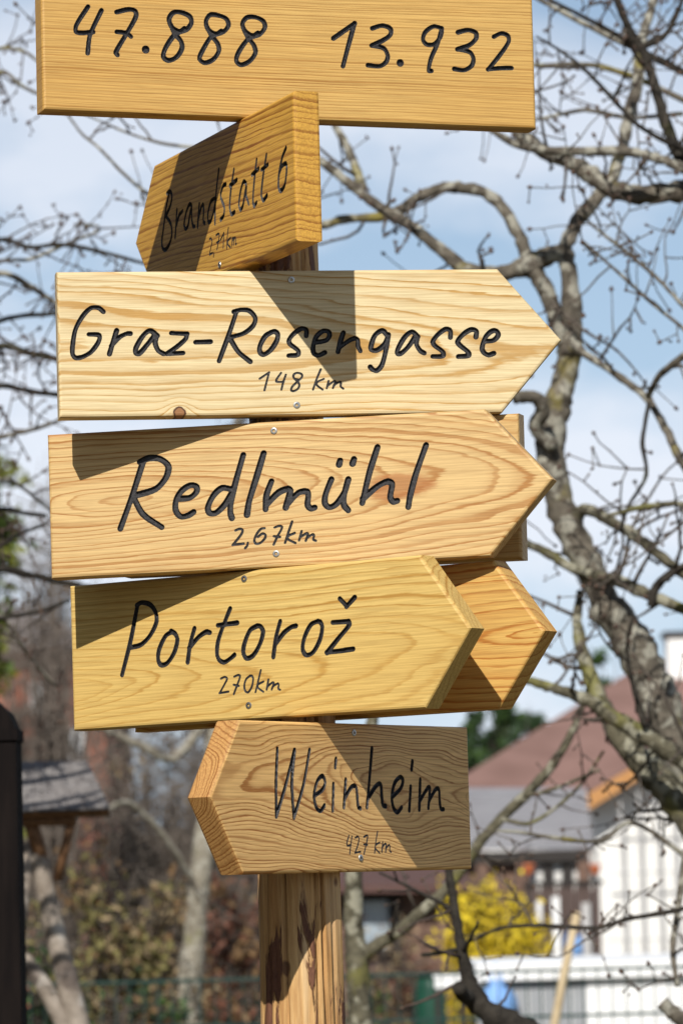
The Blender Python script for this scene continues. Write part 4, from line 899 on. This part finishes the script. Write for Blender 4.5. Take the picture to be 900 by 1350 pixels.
# ------------------------------------------------------------------ brown timber cabin between post and forsythia
YK = 38.0; bp = at(530, 1300, YK); t = thing('timber_cabin', 'brown plank cabin with large pale window behind the post', 'cabin', (bp.x, YK, 0))
def kp(px, py, Y=YK): v = at(px, py, Y); return Vector((v.x - bp.x, v.y - YK, v.z))
a, b = kp(340, 1200), kp(690, 1200); zt = kp(500, 1166).z
mb = MB(); mb.box(a.x, b.x, .06, 3.5, 0, zt); mb.build('frame', BRN2, t)
npk = 15; hh = zt / npk
wx0, wx1, wz0, wz1 = kp(466, 1200).x, kp(523, 1200).x, kp(500, 1262).z, kp(500, 1176).z
for i in range(npk):
    z0_, z1_ = i * hh + .005, (i + 1) * hh - .012
    segs = [(a.x, wx0 - .05), (wx1 + .05, b.x)] if z1_ > wz0 - .05 and z0_ < wz1 + .05 else [(a.x, b.x)]
    for (u, v) in segs: tubebox('plank', u, v, .0, .055, z0_, z1_, BRN, t)
wf = MB(); fr = .09
for (u, v, zA, zB) in ((wx0 - .045, wx0 + fr, wz0, wz1), (wx1 - fr, wx1 + .045, wz0, wz1), (wx0 + fr, wx1 - fr, wz1 - fr, wz1), (wx0 + fr, wx1 - fr, wz0, wz0 + fr)): wf.box(u, v, -.02, .05, zA, zB)
wo = wf.build('window', DKF, t); tubebox('pane', wx0 + fr, wx1 - fr, .02, .035, wz0 + fr, wz1 - fr, plain('curtained_glass', (.42, .47, .50), (.25, .30, .34), 2, .15, spec=.6), wo)
for px in (548, 585): p = kp(px, 1200); tubebox('door_post', p.x - .06, p.x + .06, -.05, -.003, 0, zt - .05, BRN, t)
e0, e1, q0, q1 = kp(325, 1168, YK - .4), kp(620, 1166, YK - .4), kp(335, 1130, YK + 2), kp(605, 1128, YK + 2)
mb = MB(); mb.prism([e0, e1, q1, q0], (0, 0, -.08)); mb.build('roof', plain('dull_red_sheet', (.11, .062, .052), (.08, .042, .036), 2, .8), t)

# green and white bins near the cabin
t = thing('green_barrel', 'dark green upright water barrel in front of the cabin door posts', 'barrel', (at(567, 1300, 22).x, 22, 0))
mb = MB(); zb = at(567, 1281, 22).z; mb.tube([(0, 0, 0), (0, 0, zb * .1), (0, 0, zb * .5), (0, 0, zb * .9), (0, 0, zb - .03)], [.09, .10, .11, .10, .085], 16); mb.build('drum', plain('dark_green_plastic', (.01, .06, .035), None, 5, .45), t)
mb = MB(); mb.tube([(0, 0, zb - .035), (0, 0, zb)], [.095, .092], 16); mb.build('lid', DKF, t)
t = thing('white_crate', 'white plastic crate on legs beside the green barrel', 'crate', (at(592, 1300, 21).x, 21, 0))
zc0, zc1 = at(592, 1302, 21).z, at(592, 1284, 21).z
mb = MB(); hw = 19 * pxm(21); mb.box(-hw, hw, -.15, .15, zc0, zc1 - .02); mb.build('tray', WH, t)
mb = MB(); mb.box(-hw - .01, hw + .01, -.16, .16, zc1 - .018, zc1); mb.build('rim', WH, t)
for sx in (-1, 1):
    for sy in (-1, 1): tubebox('leg', sx * hw * .85 - .015, sx * hw * .85 + .015, sy * .12 - .015, sy * .12 + .015, 0, zc0 + .01, DKF, t)

# ------------------------------------------------------------------ red brick house far left
YR = 48.0; bp = at(70, 1300, YR); t = thing('brick_house', 'red brick house half hidden by bare branches and thuja', 'house', (bp.x, YR, 0))
def rp(px, py, Y=YR): v = at(px, py, Y); return Vector((v.x - bp.x, v.y - YR, v.z))
a, b = rp(-420, 1000), rp(140, 1000); zt = rp(70, 858).z
mb = MB(); mb.box(a.x, b.x, 0, 6, -.1, zt); mb.build('wall', RED, t)
mb = MB(); apx = rp(-140, 740)
mb.prism([(a.x - .3, -.3, zt), (b.x + .3, -.3, zt), (apx.x, -.3, apx.z)], (0, 6.6, 0)); mb.build('roof', plain('grey_tile', (.22, .2, .2), None, 2, .8), t)
for (p0, p1, q0, q1) in ((92, 960, 112, 1010), (40, 900, 58, 940), (-80, 900, -40, 990), (-220, 900, -180, 990)):
    u, v = rp(p0, p1), rp(q0, q1); wo = tubebox('window', u.x, v.x, -.05, .02, v.z, u.z, WH, t); tubebox('pane', u.x + .05, v.x - .05, -.06, -.051, v.z + .05, u.z - .05, GLASS, wo)

# ------------------------------------------------------------------ shrubs, hedges, conifers
def leafquads(mb, pts, size, rg, nm, jit=.5, up=0.0):
    for p, mi in pts:
        s = size * rg.uniform(.6, 1.3); n_ = Vector((rg.gauss(0, 1), rg.gauss(0, 1) - .3, rg.gauss(0, 1) + up)).normalized()
        a = n_.orthogonal().normalized(); a = (Matrix.Rotation(rg.uniform(0, 6.28), 3, n_) @ a); b = n_.cross(a)
        mb.add([p - a * s, p - b * s * .45 + a * s * .1, p + a * s, p + b * s * .45], [(0, 1, 2, 3)], mi)
def shrub(name, label, cat, px, pyt, Y, wpx, mats, seed, leafn=900, size=.035, stems=14, group=None, dpx=None, shape='dome', smat=TWIGG, dens_twig=1.0, base_z=None):
    """a shrub standing on the ground at depth Y whose top reaches pixel pyt and half width is wpx"""
    rg = random.Random(seed); c = at(px, pyt, Y); R = wpx * pxm(Y); Hh = c.z
    t = thing(name, label, cat, (c.x, Y, 0), group)
    st = MB(); lf = MB(); pts = []
    for i in range(stems):
        a = rg.uniform(0, 6.283); rr_ = R * math.sqrt(rg.random()); hh = Hh * (rg.uniform(.65, 1.0) if shape != 'dome' else math.sqrt(max(.12, 1 - (rr_ / R) ** 2 * .75)) * rg.uniform(.8, 1.0))
        end = Vector((rr_ * math.cos(a), rr_ * .8 * math.sin(a), hh)); mid = Vector((end.x * .45 + rg.gauss(0, .05), end.y * .45, hh * .5))
        sp_ = catmull([(end.x * .12, end.y * .12, -.05), tuple(mid), tuple(end)], 5); sp_ = [Vector(p) for p in sp_]
        r0_ = .012 + .004 * Hh; st.tube(sp_, [r0_ * (1 - .8 * k_ / (len(sp_) - 1)) for k_ in range(len(sp_))], 5)
        for p0 in sp_[2:]:
            for _ in range(int(2 * dens_twig + rg.random())):
                d = Vector((rg.gauss(0, 1), rg.gauss(0, 1), rg.gauss(.5, .7))).normalized(); ln = rg.uniform(.15, .4) * min(1.6, Hh / 2) * (.3 if shape == 'col' else 1)
                e = p0 + d * ln; m_ = p0 + d * ln * .5 + Vector((rg.gauss(0, .03), rg.gauss(0, .03), rg.gauss(0, .03)))
                st.tube([p0, m_, e], [.006, .0045, .003], 4, 0, False)
                for k_ in range(3): pts.append((p0.lerp(e, rg.random()), d))
    if st.v: st.build('stems', smat, t)
    L_ = []
    nclump = max(8, leafn // 40)
    for i in range(nclump):
        p0, d = rg.choice(pts); mi = rg.randrange(len(mats)); cs = rg.uniform(.06, .16) * max(.6, R)
        for _ in range(40):
            L_.append((p0 + Vector((rg.gauss(0, cs), rg.gauss(0, cs), rg.gauss(0, cs))), mi if rg.random() < .8 else rg.randrange(len(mats))))
    L_ = [(p, mi) for p, mi in L_ if p.z > .02]
    leafquads(lf, L_, size, rg, mats)
    if leafn: o = lf.build('foliage', mats, t); o['kind'] = 'stuff'
    return t
def lm(name, c): 
    q = NT(name); q.b.inputs['Subsurface Weight'].default_value = 0
    return q.done(q.mix(q.noise(q.obj(), 3, 3), c, tuple(x * .6 for x in c)), .7, .2)
L_ol = lm('olive_leaf', (.19, .165, .06)); L_br = lm('brown_leaf', (.17, .10, .045)); L_rd = lm('red_brown_leaf', (.15, .062, .038)); L_gr = lm('green_leaf', (.055, .10, .025))
L_ye = lm('forsythia_petal', (.82, .62, .03)); L_ye2 = lm('forsythia_petal_deep', (.62, .45, .03)); L_th = lm('thuja_scale', (.14, .15, .02)); L_th2 = lm('thuja_dark_scale', (.07, .11, .02)); L_dk = lm('spruce_needle', (.03, .055, .022)); L_tan = lm('tan_leaf', (.30, .22, .12))  # second thuja tone is a darker green, mixed in at random
shrub('forsythia', 'forsythia bush covered in bright yellow blossom', 'shrub', 634, 1166, 24, 27, [L_ye, L_ye, L_ye2], 51, 9000, .030, 34)
shrub('forsythia', 'looser forsythia with arching yellow sprays next to the porch', 'shrub', 678, 1178, 24.6, 40, [L_ye, L_ye2], 52, 5200, .028, 30)
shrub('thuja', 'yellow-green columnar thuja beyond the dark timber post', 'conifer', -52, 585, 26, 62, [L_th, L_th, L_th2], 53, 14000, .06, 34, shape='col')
shrub('leafy_shrub', 'olive-brown half-leafed shrub beside the bird table', 'shrub', 150, 1085, 15, 75, [L_ol, L_tan, L_ol, L_tan, L_br], 54, 6000, .03, 34)
shrub('leafy_shrub', 'orange-tinged shrub between bird table and pale trunk', 'shrub', 205, 1120, 17, 50, [L_ol, L_tan, L_br], 55, 4200, .03, 28)
shrub('beech_hedge', 'red-brown hedge plant holding dry leaves left of the post', 'hedge', 300, 1160, 19, 52, [L_rd, L_rd, L_br], 56, 4200, .04, 26)
shrub('beech_hedge', 'taller red-brown hedge plant behind the lower boards', 'hedge', 360, 1120, 22, 60, [L_rd, L_br], 57, 3400, .04, 26)
shrub('dark_shrub', 'dark evergreen shrub behind the leaning birch legs', 'shrub', 40, 1180, 13, 60, [L_gr, L_dk, L_ol], 58, 2600, .03, 24)
shrub('low_shrub', 'low dark evergreen shrub at the fence foot', 'shrub', 180, 1290, 14, 90, [L_dk, L_gr, L_br], 59, 2600, .03, 30)
TWB = plain('far_twig', (.20, .165, .135), (.11, .09, .075), 30, .9)
shrub('bare_tree', 'tall bare twiggy tree in front of the red brick house', 'tree', 60, 600, 36, 95, [L_br], 60, 400, .03, 56, smat=TWB, dens_twig=3.2)
shrub('bare_tree', 'bare brown thicket tree rising above the bird table', 'tree', 190, 900, 30, 90, [L_br, L_tan], 61, 500, .03, 44, smat=TWB, dens_twig=3.2)
shrub('bare_tree', 'bare thicket tree showing between post and pale trunk', 'tree', 280, 880, 33, 80, [L_br], 62, 300, .03, 40, smat=TWB, dens_twig=3.0)
shrub('spruce', 'dark green spruce top showing left of the brown roof', 'conifer', 678, 905, 70, 36, [L_dk, L_gr, L_dk], 63, 5200, .16, 16, shape='col')
shrub('spruce', 'dark green spruce peeking beside the mossy limb', 'conifer', 640, 925, 72, 34, [L_dk, L_gr], 64, 4200, .16, 16, shape='col')
shrub('spruce', 'slim dark spruce behind the leaning lichened trunk', 'conifer', 803, 850, 74, 16, [L_dk, L_gr], 65, 2600, .15, 10, shape='col')
shrub('green_bush', 'fresh green bush at the fence below the cabin window', 'shrub', 500, 1268, 13.6, 36, [L_gr, L_ol, L_gr], 66, 2000, .025, 16)
shrub('dry_shrub', 'dry tan shrub against the cabin wall', 'shrub', 520, 1215, 26, 40, [L_br, L_tan, L_rd], 67, 1200, .03, 18)
# grass round the post and shrubs
gmb = MB(); rg = random.Random(3)
for i in range(9000):
    Y = 2 + 28 * rg.random() ** 1.5; X = rg.uniform(-2.8, 2.8) * (1 + Y / 20); h_ = rg.uniform(.03, .10); w_ = .004; a = rg.uniform(0, 3.14)
    dx, dy = w_ * math.cos(a), w_ * math.sin(a); lx, ly = rg.gauss(0, .02), rg.gauss(0, .02)
    gmb.add([(X - dx, Y - dy, 0), (X + dx, Y + dy, 0), (X + lx, Y + ly, h_)], [(0, 1, 2)])
tag(gmb.build('grass', L_gr), 'short spring grass on the garden ground', 'grass', kind='stuff')
